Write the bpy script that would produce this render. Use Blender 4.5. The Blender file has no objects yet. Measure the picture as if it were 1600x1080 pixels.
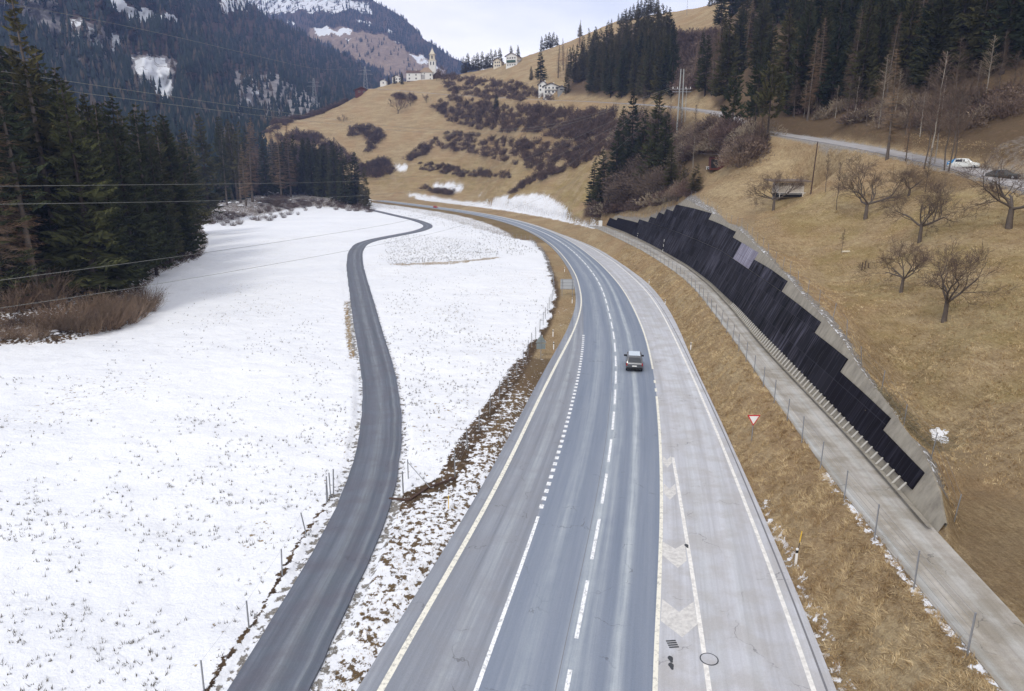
import bpy, bmesh, math, random
import numpy as np
from mathutils import Vector, Matrix
from mathutils.bvhtree import BVHTree
rng = np.random.default_rng(11)
random.seed(11)
C = bpy.context.scene.collection
# ---------------------------------------------------------------- camera model
F = 1067.0; CAMH = 21.2
PITCH = math.atan((540-280)/F); CP, SP = math.cos(PITCH), math.sin(PITCH)
def ray(px, py):
    a = (px-800.0)/F; b = (540.0-py)/F
    return a, CP+b*SP, -SP+b*CP
def PY(px, py, Y):                      # the point at world distance Y seen at a pixel of the photograph
    a, dy, dz = ray(px, py); t = Y/dy
    return np.array([a*t, Y, CAMH+dz*t])
def proj(X, Y, Z):
    zc = Y*CP-(Z-CAMH)*SP; yc = Y*SP+(Z-CAMH)*CP
    zc = np.maximum(zc, 1e-3)
    return 800+F*X/zc, 540-F*yc/zc
def floorz(Y): return np.maximum(0, Y-200.0)**2*3.3e-5
def PF(px, py, dz=0.0):                 # pixel -> valley floor (+dz)
    a, dy, dzr = ray(px, py)
    z = dz; 
    for _ in range(60):
        t = (z-CAMH)/dzr; z = 0.5*z+0.5*(floorz(t*dy)+dz)
    return np.array([a*t, t*dy, z])
def line(pts, dz=0.0): return np.array([PF(p[0], p[1], p[2] if len(p) > 2 else dz) for p in pts])
# ---------------------------------------------------------------- noise
def vnoise(x, y, seed=0):
    xi = np.floor(x).astype(np.int64); yi = np.floor(y).astype(np.int64)
    xf = x-xi; yf = y-yi; u = xf*xf*(3-2*xf); v = yf*yf*(3-2*yf)
    def h(a, b):
        n = (a*374761393+b*668265263+seed*974711) & 0x7fffffff
        n = ((n ^ (n >> 13))*1274126177) & 0x7fffffff
        return ((n ^ (n >> 16)) & 0xffff)/65535.0
    return (h(xi, yi)*(1-u)+h(xi+1, yi)*u)*(1-v)+(h(xi, yi+1)*(1-u)+h(xi+1, yi+1)*u)*v
def fbm(x, y, o=4, seed=0):
    s = 0; a = 0.5
    for i in range(o): s = s+a*vnoise(x*2**i, y*2**i, seed+i); a *= 0.5
    return s/(1-0.5**o)
def inpoly(X, Y, poly):
    r = np.zeros(np.shape(X), bool); n = len(poly); j = n-1
    for i in range(n):
        xi, yi = poly[i][0], poly[i][1]; xj, yj = poly[j][0], poly[j][1]
        c = ((yi > Y) != (yj > Y)) & (X < (xj-xi)*(Y-yi)/((yj-yi) or 1e-9)+xi)
        r ^= c; j = i
    return r
def dline(X, Y, pl):                    # distance to a polyline, plus its z and side there
    if X.size > 50000:                  # only the vertices round the line need exact segments
        pa = np.asarray(pl); M = 30.0
        m = (X > pa[:, 0].min()-M) & (X < pa[:, 0].max()+M) & (Y > pa[:, 1].min()-M) & (Y < pa[:, 1].max()+M)
        cs = pa[::max(1, len(pa)//12)]
        if not np.array_equal(cs[-1], pa[-1]): cs = np.vstack([cs, pa[-1:]])
        b0, z0_, s0_ = dline_raw(X, Y, cs)
        m &= b0 < 45; r = dline_raw(X[m], Y[m], pa)
        b0[m] = r[0]; z0_[m] = r[1]; s0_[m] = r[2]; return b0, z0_, s0_
    return dline_raw(X, Y, pl)
def dline_raw(X, Y, pl):
    best = np.full(X.shape, 1e9); z = np.zeros(X.shape); side = np.zeros(X.shape)
    for i in range(len(pl)-1):
        ax, ay = pl[i][0], pl[i][1]; bx, by = pl[i+1][0]-ax, pl[i+1][1]-ay
        L = bx*bx+by*by+1e-9
        t = np.clip(((X-ax)*bx+(Y-ay)*by)/L, 0, 1)
        dx = X-ax-t*bx; dy = Y-ay-t*by; d = np.hypot(dx, dy); m = d < best
        best = np.where(m, d, best); z = np.where(m, pl[i][2]+t*(pl[i+1][2]-pl[i][2]), z)
        side = np.where(m, np.sign(bx*dy-by*dx), side)
    return best, z, side
def smooth(t): t = np.clip(t, 0, 1); return t*t*(3-2*t)
def resample(pl, step):
    pl = np.asarray(pl, float); d = np.r_[0, np.cumsum(np.linalg.norm(np.diff(pl[:, :2], axis=0), axis=1))]
    n = max(2, int(d[-1]/step)+1); s = np.linspace(0, d[-1], n)
    return np.stack([np.interp(s, d, pl[:, k]) for k in range(pl.shape[1])], 1), s
def gsm(pl, sig):                       # smooth a resampled line
    k = int(sig*3)+1; w = np.exp(-0.5*(np.arange(-k, k+1)/sig)**2); w /= w.sum()
    out = pl.copy()
    for c in range(pl.shape[1]):
        a = pl[:, c]; lo = 2*a[0]-a[1:k+1][::-1]; hi = 2*a[-1]-a[-k-1:-1][::-1]
        out[:, c] = np.convolve(np.r_[lo, a, hi], w, 'valid')
    return out
# ---------------------------------------------------------------- highway lines, traced
hw_mid = [(876,1120),(881,1080),(889,1042),(899,999),(919,911),(926,877),(936,815),(945,765),(954,705),(959,655),(962,615),(963,587),(962,560),(961,535),(957,512),(950,482),(944,460),(935,440),(925,425),(912,409),(897,394),(882,381.5),(860,368),(837,357.5),(800,345.5),(760,336.5),(725,330.5),(685,325),(650,320.5),(620,316.8),(592,313.5)]
hw_left = [(575,1115),(591,1080),(617.5,1042),(670,950),(722,855),(752,810),(800,712),(837,632),(875,557),(885,540),(900,510),(910,477),(906,455),(896,430),(882,410),(850,384),(825,370),(800,358)]
hw_dot = [(728,1120),(745,1080),(755,1050),(800,931),(836,827),(842,801),(867,725),(882,677),(896,622),(906,577),(911,540),(912,482)]
hw_right = [(1019,1120),(1021,1080),(1026,985),(1032,885),(1034,810),(1034,750),(1031,690),(1026,615),(1021,582),(1012,540),(1005,515),(990,482),(975,455),(955,430),(935,410),(910,390),(882,372)]
hw_gore = [(1126,1130),(1114,1080),(1104,1022),(1090,952),(1075,865),(1066,810),(1060,777),(1050,702),(1040,660),(1030,625)]
hw_out = [(1300,1120),(1280,1080),(1237,972),(1200,884),(1171,810),(1135,712),(1097,625),(1082,590),(1060,543),(1035,490),(1012,457),(990,435),(960,410),(925,388),(890,368)]
hw_edgeR = [(1338,1120),(1317,1080),(1250,940),(1200,825),(1192,807),(1150,712),(1100,605),(1072,545),(1062,515),(1040,475),(1012,442),(975,415),(940,392),(900,369),(860,354)]
mid0 = line(hw_mid); mid0 = np.vstack([mid0[0]+(mid0[0]-mid0[2])/np.linalg.norm(mid0[0]-mid0[2])*14, mid0])
mid, _ = resample(mid0, 2.0); mid = gsm(mid, 3.0)
far = smooth((mid[:, 1]-150)/150)[:, None]
mid = mid*(1-far)+gsm(mid, 12.0)*far
mid[:, 2] = floorz(mid[:, 1])
tan = np.gradient(mid[:, :2], axis=0); tan /= np.linalg.norm(tan, axis=1)[:, None]
nor = np.stack([tan[:, 1], -tan[:, 0]], 1)          # to the right
S = np.r_[0, np.cumsum(np.linalg.norm(np.diff(mid[:, :2], axis=0), axis=1))]
def offs(pix, sig=4.0, ext=None):       # lateral offset of a traced line from the middle line, per station
    w = line(pix); o = np.full(len(mid), np.nan)
    for i in range(len(mid)):
        c = mid[i, :2]; t = tan[i]; n = nor[i]
        for k in range(len(w)-1):
            a = w[k, :2]-c; b = w[k+1, :2]-c
            fa, fb = a@t, b@t
            if fa*fb <= 0 and abs(fa-fb) > 1e-9:
                q = fa/(fa-fb); v = (a+(b-a)*q)@n
                if abs(v) < 25 and (np.isnan(o[i]) or abs(v) < abs(o[i])): o[i] = v
    ok = ~np.isnan(o); i0, i1 = np.where(ok)[0][[0, -1]]
    oo = np.interp(np.arange(len(o)), np.where(ok)[0], o[ok])
    if ext is not None:
        k = np.arange(len(o)); w2 = smooth((k-i1+14)/14.0); oo = oo*(1-w2)+ext*w2
    oo = gsm(oo[:, None], sig)[:, 0]
    return oo, S[i0], S[i1]
# ---------------------------------------------------------------- offsets of every highway line
def blendto(o, s0, s1, v):
    w = smooth((S-s0)/(s1-s0)); return o*(1-w)+v*w
oL = blendto(offs(hw_left)[0], 100, 150, -4.2)
oD = offs(hw_dot)[0]; oR = blendto(offs(hw_right)[0], 200, 240, 3.7)
oG = offs(hw_gore)[0]
oO = blendto(offs(hw_out)[0], 200, 275, 4.6); oE = blendto(offs(hw_edgeR)[0], 190, 275, 5.5)
oE = np.maximum(oE, oO+0.8)
oEL = oL-1.0
def along(o, z=0.05):
    p = mid[:, :2]+nor*np.asarray(o)[:, None] if np.ndim(o) else mid[:, :2]+nor*o
    return np.c_[p, mid[:, 2]+z]
# ---------------------------------------------------------------- path, wall base
pathL_px = [(1625,1150,3),(1555,1072,3),(1520,1027,3),(1450,940,3),(1400,877,3),(1355,815,3),(1325,780,3),(1287,737,3),(1257,692,3),(1232,650,3),(1200,612,3),(1160,550,3),(1142,525,3),(1112,485,3),(1087,453,3),(1062,430,3),(1025,405,3),(1000,390,3),(960,370,3),(935,358,3),(905,350,2.4),(870,341,1.6),(820,331,1.0),(760,322,.6),(700,314,.5),(640,308.5,.4)]
pathR_px = [(1760,1160,3),(1600,970,3),(1525,902,3),(1480,850,3),(1442,810,3),(1395,752,3),(1340,692,3),(1282,632,3),(1200,547,3),(1190,535,3),(1150,487,3),(1112,447,3),(1075,418,3),(1040,397,3),(1012,382,3),(975,364,3),(942,352,3)]
pathL = line(pathL_px); pathR = line(pathR_px)
pathL, _ = resample(pathL, 2.0); pathL = gsm(pathL, 3.0)
pathR, sR = resample(pathR, 1.0); pathR = gsm(pathR, 4.0)
tR = np.gradient(pathR[:, :2], axis=0); tR /= np.linalg.norm(tR, axis=1)[:, None]
nR = gsm(np.stack([tR[:, 1], -tR[:, 0]], 1), 6.0); nR /= np.linalg.norm(nR, axis=1)[:, None]
WT = 2.14
def wallp(i, h, off=0.0):
    i = np.clip(i, 0, len(pathR)-1); k = int(i); k2 = min(k+1, len(pathR)-1); f = i-k
    b = pathR[k]*(1-f)+pathR[k2]*f; n = nR[k]*(1-f)+nR[k2]*f
    o = h/WT - off*0.906
    return np.array([b[0]+n[0]*o, b[1]+n[1]*o, b[2]+h+off*0.423])
_v = []; _f = []; NH = 16
for i in range(len(pathR)):
    for h in range(NH): _v.append(Vector(wallp(i, h*1.0)))
for i in range(len(pathR)-1):
    for h in range(NH-1):
        a = i*NH+h; _f.append((a, a+1, a+NH+1, a+NH))
wall_bvh = BVHTree.FromPolygons(_v, _f)
def on_wall(px, py):                    # pixel -> (station, height) on the battered wall plane
    r = Vector(ray(px, py)).normalized()
    loc, _, idx, _ = wall_bvh.ray_cast(Vector((0, 0, CAMH)), r)
    if loc is None: return None
    h = loc.z-3.0; k = idx//(NH-1)
    a = Vector(wallp(k, h)); b = Vector(wallp(k+1, h)); d = b-a
    return k+(loc-a).dot(d)/d.dot(d), h
wall_top_px = [(942,352),(950,347),(962,338),(980,343),(997,346),(1017,343),(1035,333),(1050,327),(1072,312),(1090,322),(1110,333),(1150,357),(1187,392),(1227,432),(1280,492),(1312,530),(1340,577),(1380,627),(1412,675),(1435,702),(1450,732),(1465,770),(1472,810),(1479,842)]
wt = [on_wall(*p) for p in wall_top_px]
wt = [(w, p) for w, p in zip(wt, wall_top_px) if w is not None]
wsh = sorted([w for w, p in wt]); wst = [w[0] for w in wsh]; whh = [max(0.1, w[1]) for w in wsh]
def htop(i): return float(np.interp(i, wst, whh))
W0, W1 = wst[0], wst[-1]
# ---------------------------------------------------------------- hillside heights
ctl = [(1475,500,64),(1407,455,74),(1435,378,90),(1350,340,112),(1208,328,140),(1235,310,147),(1575,355,84),(1600,470,62),(1600,700,41),(1500,800,36.5),(1600,900,31.5),(1600,600,49),(1520,700,43),
(1510,262,112),(1600,290,98),(1400,240,130),(1300,222,155),(1200,207,190),(1130,195,225),(1120,172,250),(1042,166,330),(985,162,400),(907,158,480),(867,157,520),(800,153,590),(700,148,708),(640,143,745),(590,138,770),
(900,310,322),(910,330,305),(880,330,340),(900,280,352),(930,240,392),(850,290,410),(850,318,384),(820,312,418),(820,285,450),(760,303,505),(760,280,540),(700,300,578),(640,296,600),(600,290,640),(570,300,640),(640,260,640),(600,230,680),(700,220,640),(700,260,605),(800,240,500),(800,200,530),(900,200,440),(700,180,680),(600,180,720),(500,180,765),(450,190,745),(560,150,770),(420,200,720),(450,260,670),(400,300,620),
(640,126,785),(700,120,780),(740,112,760),(780,105,730),(830,85,720),(900,60,700),(960,35,680),(1020,22,650),(1080,15,620),(1130,2,580),(1200,-40,520),(1080,80,430),(1080,120,360),(1000,60,560),(1000,130,430),(900,130,540),(900,90,620),
(1200,150,240),(1200,50,330),(1300,180,185),(1300,80,240),(1400,200,150),(1400,100,195),(1500,200,135),(1500,100,175),(1600,200,120),(1600,100,155),(1400,0,260),(1600,0,210),(1400,-150,350),(1600,-150,290),(1800,300,85),(1800,200,105),(1800,0,180),(1800,600,45),(1800,900,29),
(1120,262,190),(930,325,290),(1000,322,262),(1090,290,190),(1040,310,205),(1150,230,200),(1150,280,165),(1300,290,130),(1500,560,55),(1400,600,56),(1450,700,46),(1360,520,64),(1300,450,84),(1240,400,104)]
pts = [tuple(PY(*c)) for c in ctl]
for i in range(0, len(wt), 1):
    w, p = wt[i]; pts.append(tuple(wallp(w[0], w[1]+0.1)))
for x, y, z in [(-30,1100,95),(120,1100,110),(400,1100,150),(-200,1000,40),(-330,800,20),(-420,650,5),(700,900,300),(600,500,330),(500,300,260),(400,150,150),(250,60,60),(150,30,18),(100,20,8),(60,10,3),(-200,520,-4),(-100,480,-8),(-300,450,-10),(-10,300,-10),(-60,400,-10),(-100,300,-14),(0,200,-14),(0,100,-10),(0,50,-6),(0,12,-5),(-100,100,-14),(-40,440,-5),(-70,480,-5),(-110,540,-4),(-170,560,-3)]:
    pts.append((x, y, z))
pts = np.array(pts)
def warp(x, y): return np.stack([1.6*x/y, np.log(y)], -1)
Q = warp(pts[:, 0], pts[:, 1])
def kern(d): return np.sqrt(d*d+0.0016)
Dm = kern(np.linalg.norm(Q[:, None]-Q[None], axis=2))
n = len(Q); A = np.zeros((n+1, n+1)); A[:n, :n] = Dm-np.eye(n)*0.002; A[:n, n] = 1; A[n, :n] = 1
wts = np.linalg.solve(A, np.r_[pts[:, 2], 0])
def Hraw(X, Y):
    q = warp(X, Y).reshape(-1, 2); out = np.empty(len(q))
    for i in range(0, len(q), 20000):
        out[i:i+20000] = kern(np.linalg.norm(q[i:i+20000, None]-Q[None], axis=2))@wts[:n]+wts[n]
    return out.reshape(np.shape(X))
up_road_px = [(1640,302,94),(1600,288,98),(1555,274,105),(1510,262,112),(1455,251,121),(1400,240,131),(1350,230,143),(1300,222,155),(1250,214,172),(1200,207,190),(1165,203,205)]
up_road2_px = [(1165,203,205),(1150,196,222),(1150,186,236),(1120,175,252),(1080,170,290),(1042,166,330),(985,162,400),(945,160,440),(907,158,480),(867,157,520),(830,155,555),(800,153,590),(750,150.5,650),(700,148,708),(670,145.5,728),(640,143,745),(610,140,760),(580,139,772)]
up_road = gsm(resample(np.array([PY(*p) for p in up_road_px+up_road2_px[1:]]), 2.0)[0], 4.0)
farmL_px = [(336,1110),(355,1080),(400,1007),(447,927),(520,810),(540,772),(550,725),(560,690),(565,645),(565,602),(560,552),(555,535),(547,470),(541,420),(542,398),(548,384),(562,375),(600,366.5),(637,360.5),(655,356),(661,352),(650,347),(637,343),(612,337),(590,331.5),(570,327.5),(540,323)]
farmR_px = [(470,1110),(486,1080),(527,985),(575,885),(607,815),(622,757),(630,695),(629,640),(620,585),(606,540),(590,490),(575,440),(567,412),(567,393),(577,381),(613,373),(650,367),(672,361.5),(681,355),(672,348.5),(656,343.5),(640,340),(612,334),(590,329),(570,325),(540,320.5)]
fl, fr = line(farmL_px), line(farmR_px)
def frac_resample(pl, n):
    d = np.r_[0, np.cumsum(np.linalg.norm(np.diff(pl[:, :2], axis=0), axis=1))]; d /= d[-1]
    t = np.linspace(0, 1, n); return np.stack([np.interp(t, d, pl[:, k]) for k in range(3)], 1)
# pair the two edges station by station, then average to a constant-width lane
nfr = 240
flr = frac_resample(fl, nfr); frr = frac_resample(fr, nfr)
farm = []
for p in flr:
    j = np.argmin(np.hypot(frr[:, 0]-p[0], frr[:, 1]-p[1])); farm.append((p+frr[j])/2)
farm = gsm(resample(np.array(farm), 1.5)[0], 3.0); farm[:, 2] = floorz(farm[:, 1])
forest_px = [(-500,560),(0,541),(90,538),(150,522),(205,505),(238,480),(225,455),(255,425),(312,405),(328,380),(316,352),(400,338),(480,323),(540,326),(572,331),(580,325),(562,313),(400,312),(-500,312)]
forest_w = np.array([PF(*p) for p in forest_px])
pads = [(PY(1233, 308, 148), 5.5, 11), (PY(1120, 262, 191), 5.5, 10)]
def terrain(X, Y):
    f = floorz(Y)
    Hh = Hraw(X, Y)
    amp = np.clip(Y/150, 0.3, 3.0)
    Hn = Hh+(fbm(X/9, Y/9, 4, 3)-0.5)*0.8*amp*np.clip(Hh/8, 0, 1)+(fbm(X/45, Y/45, 3, 7)-0.5)*3.0*np.clip((Hh-12)/20, 0, 1)
    k = 1.0
    d = (Hn-f)/k
    z = f+k*np.where(d > 20, d, np.log1p(np.exp(np.clip(d, -40, 20))))-k*np.log(1+np.exp(-6.0))*0
    # left wooded bank
    ins = inpoly(X, Y, forest_w)
    df, _, _ = dline(X, Y, forest_w[1:15])
    bank = np.where(ins, np.minimum(0.35*df, 4.0+0.04*df)+(fbm(X/6, Y/6, 4, 5)-0.4)*1.6*np.clip(df/3, 0, 1), 0)
    z = z+bank
    # micro relief of the fields
    z = z+(fbm(X/9, Y/9, 4, 9)-0.5)*0.75*np.clip((20-z)/20, 0, 1)
    # embankment / path / wall cut
    eR = along(oE, 0.0)[::2]
    dE, zE, sE = dline(X, Y, eR)
    dL, zL, sL = dline(X, Y, pathL); dR, zR, sRr = dline(X, Y, pathR)
    right_hw = sE < 0; right_L = sL < 0; right_R = sRr < 0
    t = dE/(dE+dL+1e-6)
    emb = f*0+zE+(zL-zE)*smooth(t)+(fbm(X/2.2, Y/2.2, 4, 21)-0.5)*0.9*np.clip(np.minimum(dE, dL)/2, 0, 1)
    near = Y < 560
    z = np.where(right_hw & ~right_L & near & (dL < 60), emb, z)
    beyond = right_L & near
    z = np.where(beyond, np.maximum(z, zL-0.3), z)
    onpath = right_L & ~right_R & (dL < 7) & (dR < 7) & (Y < 300)
    z = np.where(onpath, 2.98, z)
    # cut slope behind the wall face
    yW = np.interp(Y, pathR[:, 1], np.arange(len(pathR)))
    inwall = (yW > W0+1.5)
    cut = zR+np.where(inwall, WT*np.maximum(dR-0.25, 0)-0.25*(dR > 0.2), 0.9*dR)
    z = np.where(right_R & (dR < 14) & (Y < 320), np.minimum(z, cut), z)
    for (cx, cy, cz), r0_, r1_ in pads:
        w = smooth((np.hypot(X-cx, Y-cy)-r0_)/(r1_-r0_)); z = cz*(1-w)+z*w
    # roads
    dM, zM, _ = dline(X, Y, mid[::3])
    oi = dline(X, Y, np.c_[mid[:, :2], oE][::3])[1]; ol = dline(X, Y, np.c_[mid[:, :2], -oEL][::3])[1]
    lim = np.where(right_hw | (dline(X, Y, mid[::3])[2] < 0), oi, ol)
    w = smooth((dM-lim-0.1)/np.clip(Y*0.012, 0.6, 4))
    z = np.where(dM < lim+5, (zM-0.12)*(1-w)+z*w, z)
    dF, zF, _ = dline(X, Y, farm[::2]); w = smooth((dF-2.1)/np.clip(Y*0.012, 0.5, 4)); z = (zF-0.12)*(1-w)+z*w
    dU, zU, _ = dline(X, Y, up_road[::2]); w = smooth((dU-3.4)/np.clip(Y*0.02, 3, 10)); z = (zU-0.15)*(1-w)+z*w
    return z
tc = np.concatenate([np.linspace(-2.4, -0.9, 70, endpoint=False), np.linspace(-0.9, 0.92, 640, endpoint=False), np.linspace(0.92, 2.6, 70)])
yr = np.exp(np.linspace(math.log(8.0), math.log(1250), 760))
GX = tc[None, :]*yr[:, None]; GY = np.repeat(yr[:, None], len(tc), 1)
GZ = terrain(GX, GY)
def grid_mesh(name, X, Y, Z):
    r, c = X.shape; me = bpy.data.meshes.new(name)
    co = np.stack([X, Y, Z], -1).reshape(-1, 3).astype(np.float32)
    i = np.arange(r*c).reshape(r, c); q = np.stack([i[:-1, :-1], i[:-1, 1:], i[1:, 1:], i[1:, :-1]], -1).reshape(-1, 4)
    me.vertices.add(len(co)); me.vertices.foreach_set('co', co.ravel())
    me.loops.add(q.size); me.loops.foreach_set('vertex_index', q.ravel().astype(np.int32))
    me.polygons.add(len(q)); me.polygons.foreach_set('loop_start', (np.arange(len(q))*4).astype(np.int32))
    me.polygons.foreach_set('use_smooth', np.ones(len(q), bool))
    me.update(calc_edges=True); me.validate()
    return me
def add_attr(me, name, vals):
    a = me.attributes.new(name, 'FLOAT', 'POINT'); a.data.foreach_set('value', np.ascontiguousarray(vals, np.float32).ravel())
def gz(x, y):                           # height of the ground mesh
    x = np.asarray(x, float); y = np.asarray(y, float)
    fr_ = np.interp(np.log(np.clip(y, 8, 1250)), np.log(yr), np.arange(len(yr))); fc = np.interp(x/y, tc, np.arange(len(tc)))
    r0 = np.clip(fr_.astype(int), 0, len(yr)-2); c0 = np.clip(fc.astype(int), 0, len(tc)-2); a = fr_-r0; b = fc-c0
    return (GZ[r0, c0]*(1-b)+GZ[r0, c0+1]*b)*(1-a)+(GZ[r0+1, c0]*(1-b)+GZ[r0+1, c0+1]*b)*a
def hitg(px, py, default_Y=None, y1=1240):        # first ground point seen at a pixel
    a, dy, dz = ray(px, py); Ys = np.exp(np.linspace(math.log(9), math.log(y1), 3000))
    X = a/dy*Ys; Zr = CAMH+dz/dy*Ys; g = gz(X, Ys); m = np.where(Zr < g)[0]
    if len(m) == 0:
        k = np.argmin(Zr-g) if default_Y is None else np.argmin(abs(Ys-default_Y))
    else:
        k = m[0]
        if k > 0:
            d0 = Zr[k-1]-g[k-1]; d1 = g[k]-Zr[k]; w = d0/(d0+d1+1e-9); Yv = Ys[k-1]*(1-w)+Ys[k]*w
            return np.array([a/dy*Yv, Yv, float(gz(a/dy*Yv, Yv))])
    return np.array([X[k], Ys[k], g[k]])
def pxm(p):                             # photo pixels per metre at a world point
    return F/(p[1]*CP-(p[2]-CAMH)*SP)
# ================================================================ helpers: materials
def lin(r, g, b): return tuple(((c/255.0)/12.92 if c/255.0 <= 0.04045 else ((c/255.0+0.055)/1.055)**2.4) for c in (r, g, b))+(1.0,)
class NT:
    def __init__(s, name, rough=0.9, spec=0.3):
        s.m = bpy.data.materials.new(name); s.m.use_nodes = True; s.t = s.m.node_tree; s.n = s.t.nodes; s.l = s.t.links
        s.b = s.n['Principled BSDF']; s.b.inputs['Roughness'].default_value = rough; s.b.inputs['Specular IOR Level'].default_value = spec
        s.tc = None
    def set(s, sock, v):
        if hasattr(v, 'is_linked') or hasattr(v, 'links'): s.l.new(v, sock)
        elif isinstance(v, (tuple, list)) and len(v) == 3 and sock.type == 'RGBA': sock.default_value = tuple(v)+(1,)
        else: sock.default_value = v
    def coord(s, kind='Object'):
        if s.tc is None: s.tc = s.n.new('ShaderNodeTexCoord')
        return s.tc.outputs[kind]
    def attr(s, name):
        a = s.n.new('ShaderNodeAttribute'); a.attribute_name = name; return a.outputs['Fac']
    def mapping(s, scale=(1,1,1), kind='Object', loc=(0,0,0)):
        m = s.n.new('ShaderNodeMapping'); m.inputs['Scale'].default_value = scale; m.inputs['Location'].default_value = loc
        s.l.new(s.coord(kind), m.inputs['Vector']); return m.outputs[0]
    def noise(s, scale, detail=4, rough=0.55, vec=None, dist=0.0):
        n = s.n.new('ShaderNodeTexNoise'); n.inputs['Scale'].default_value = scale; n.inputs['Detail'].default_value = detail
        n.inputs['Roughness'].default_value = rough; n.inputs['Distortion'].default_value = dist
        s.l.new(vec if vec is not None else s.coord(), n.inputs['Vector']); return n.outputs['Fac']
    def math(s, op, a, b=0.0, c=0.0, clamp=False):
        m = s.n.new('ShaderNodeMath'); m.operation = op; m.use_clamp = clamp
        s.set(m.inputs[0], a); s.set(m.inputs[1], b); s.set(m.inputs[2], c); return m.outputs[0]
    def ramp(s, f, lo, hi):               # clamped linear 0..1
        m = s.n.new('ShaderNodeMapRange'); s.set(m.inputs[0], f); m.inputs[1].default_value = lo; m.inputs[2].default_value = hi; return m.outputs[0]
    def mix(s, f, a, b, mode='MIX'):
        m = s.n.new('ShaderNodeMix'); m.data_type = 'RGBA'; m.blend_type = mode
        s.set(m.inputs[0], f); s.set(m.inputs[6], a); s.set(m.inputs[7], b); return m.outputs[2]
    def bump(s, h, strength=0.5, dist=0.1):
        b = s.n.new('ShaderNodeBump'); b.inputs['Strength'].default_value = strength; b.inputs['Distance'].default_value = dist
        s.l.new(h, b.inputs['Height']); s.l.new(b.outputs[0], s.b.inputs['Normal'])
    def uv(s):
        sep = s.n.new('ShaderNodeSeparateXYZ'); s.l.new(s.coord('UV'), sep.inputs[0]); return sep.outputs[0], sep.outputs[1]
    def rand(s):
        o = s.n.new('ShaderNodeObjectInfo'); return o.outputs['Random']
    def color(s, c): s.set(s.b.inputs['Base Color'], c); return s.m
def gauss(t, u, u0, w):                  # bell across a lane
    d = t.math('DIVIDE', t.math('SUBTRACT', u, u0), w); return t.math('POWER', 2.718, t.math('MULTIPLY', t.math('MULTIPLY', d, d), -1.0))
def plain(name, col, rough=0.7, var=0.15, scale=3.0, spec=0.3, metal=0.0):
    t = NT(name, rough, spec); t.b.inputs['Metallic'].default_value = metal
    n = t.noise(scale, 4); return t.color(t.mix(n, tuple(c*(1-var) for c in col[:3]), tuple(min(1, c*(1+var)) for c in col[:3])))
# ================================================================ helpers: objects
def link(o, parent=None):
    C.objects.link(o)
    if parent: o.parent = parent
    return o
def mesh_obj(name, me, mats, parent=None):
    o = bpy.data.objects.new(name, me)
    for m in (mats if isinstance(mats, (list, tuple)) else [mats]):
        m = getattr(m, 'm', m)
        if m.name not in [x.name for x in me.materials if x]: me.materials.append(m)
    return link(o, parent)
def tag(o, label, cat=None, group=None, kind=None):
    if label: o['label'] = label
    if cat: o['category'] = cat
    if group: o['group'] = group
    if kind: o['kind'] = kind
    return o
def empty(name, loc, label, cat, group=None, rz=0.0):
    o = bpy.data.objects.new(name, None); o.empty_display_size = 0.5; C.objects.link(o); o.location = tuple(float(v) for v in loc); o.rotation_euler = (0, 0, rz)
    return tag(o, label, cat, group)
def struct(o): o['kind'] = 'structure'; return o
def raw_mesh(name, co, faces, uvs=None, smooth_=False):
    me = bpy.data.meshes.new(name); me.from_pydata([tuple(map(float, c)) for c in co], [], [tuple(map(int, f)) for f in faces])
    if uvs is not None:
        l = me.uv_layers.new(name='UVMap'); li = np.empty(len(me.loops), np.int32); me.loops.foreach_get('vertex_index', li)
        l.data.foreach_set('uv', np.asarray(uvs, np.float32)[li].ravel())
    if smooth_: me.polygons.foreach_set('use_smooth', [True]*len(me.polygons))
    me.update(); return me
def ribbon(name, A, B, ua, ub, v, n=1, skirt=0.0):
    A = np.asarray(A); B = np.asarray(B); k = len(A); co = []; uv = []; f = []
    for j in range(n+1):
        t = j/n; co.append(A*(1-t)+B*t); uv.append(np.c_[np.broadcast_to(ua, (k,))*(1-t)+np.broadcast_to(ub, (k,))*t, v])
    if skirt:
        a = A.copy(); a[:, 2] -= skirt; b = B.copy(); b[:, 2] -= skirt
        co = [a]+co+[b]; uv = [uv[0]]+uv+[uv[-1]]
    co = np.concatenate(co); uv = np.concatenate(uv); m = len(co)//k
    for j in range(m-1):
        for i in range(k-1): f.append((j*k+i, (j+1)*k+i, (j+1)*k+i+1, j*k+i+1))
    return raw_mesh(name, co, f, uv)
# ================================================================ ground surface attributes
U, V = proj(GX, GY, GZ)
wx = (fbm(GX/3.0, GY/3.0, 4, 31)-0.5); wy = (fbm(GX/3.0+50, GY/3.0, 4, 32)-0.5)
sc = np.clip(1067/np.maximum(GY, 10), 1.2, 30)           # px per metre
Un = U+wx*2.4*sc; Vn = V+wy*1.2*sc*0.6
def P(*a): return [(a[i], a[i+1]) for i in range(0, len(a), 2)]
left_hw = dline(GX, GY, mid[::4])[2] > 0
snow = np.zeros_like(GX); dark = np.zeros_like(GX); green = np.zeros_like(GX)
floor_left = left_hw & (GZ-floorz(GY) < 2.0) & (GY < 600) & (GX < 60)
snow[floor_left] = (0.995-.17*smooth((fbm(GX/11, GY/22, 4, 88)-.50)/.16)-.03*fbm(GX/40, GY/40, 2, 89))[floor_left]
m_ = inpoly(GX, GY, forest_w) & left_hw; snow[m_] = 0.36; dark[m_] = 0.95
fl_n = fbm(GX/14, GY/14, 3, 77)
dFm = dline(GX, GY, farm[::3])[0]
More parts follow.
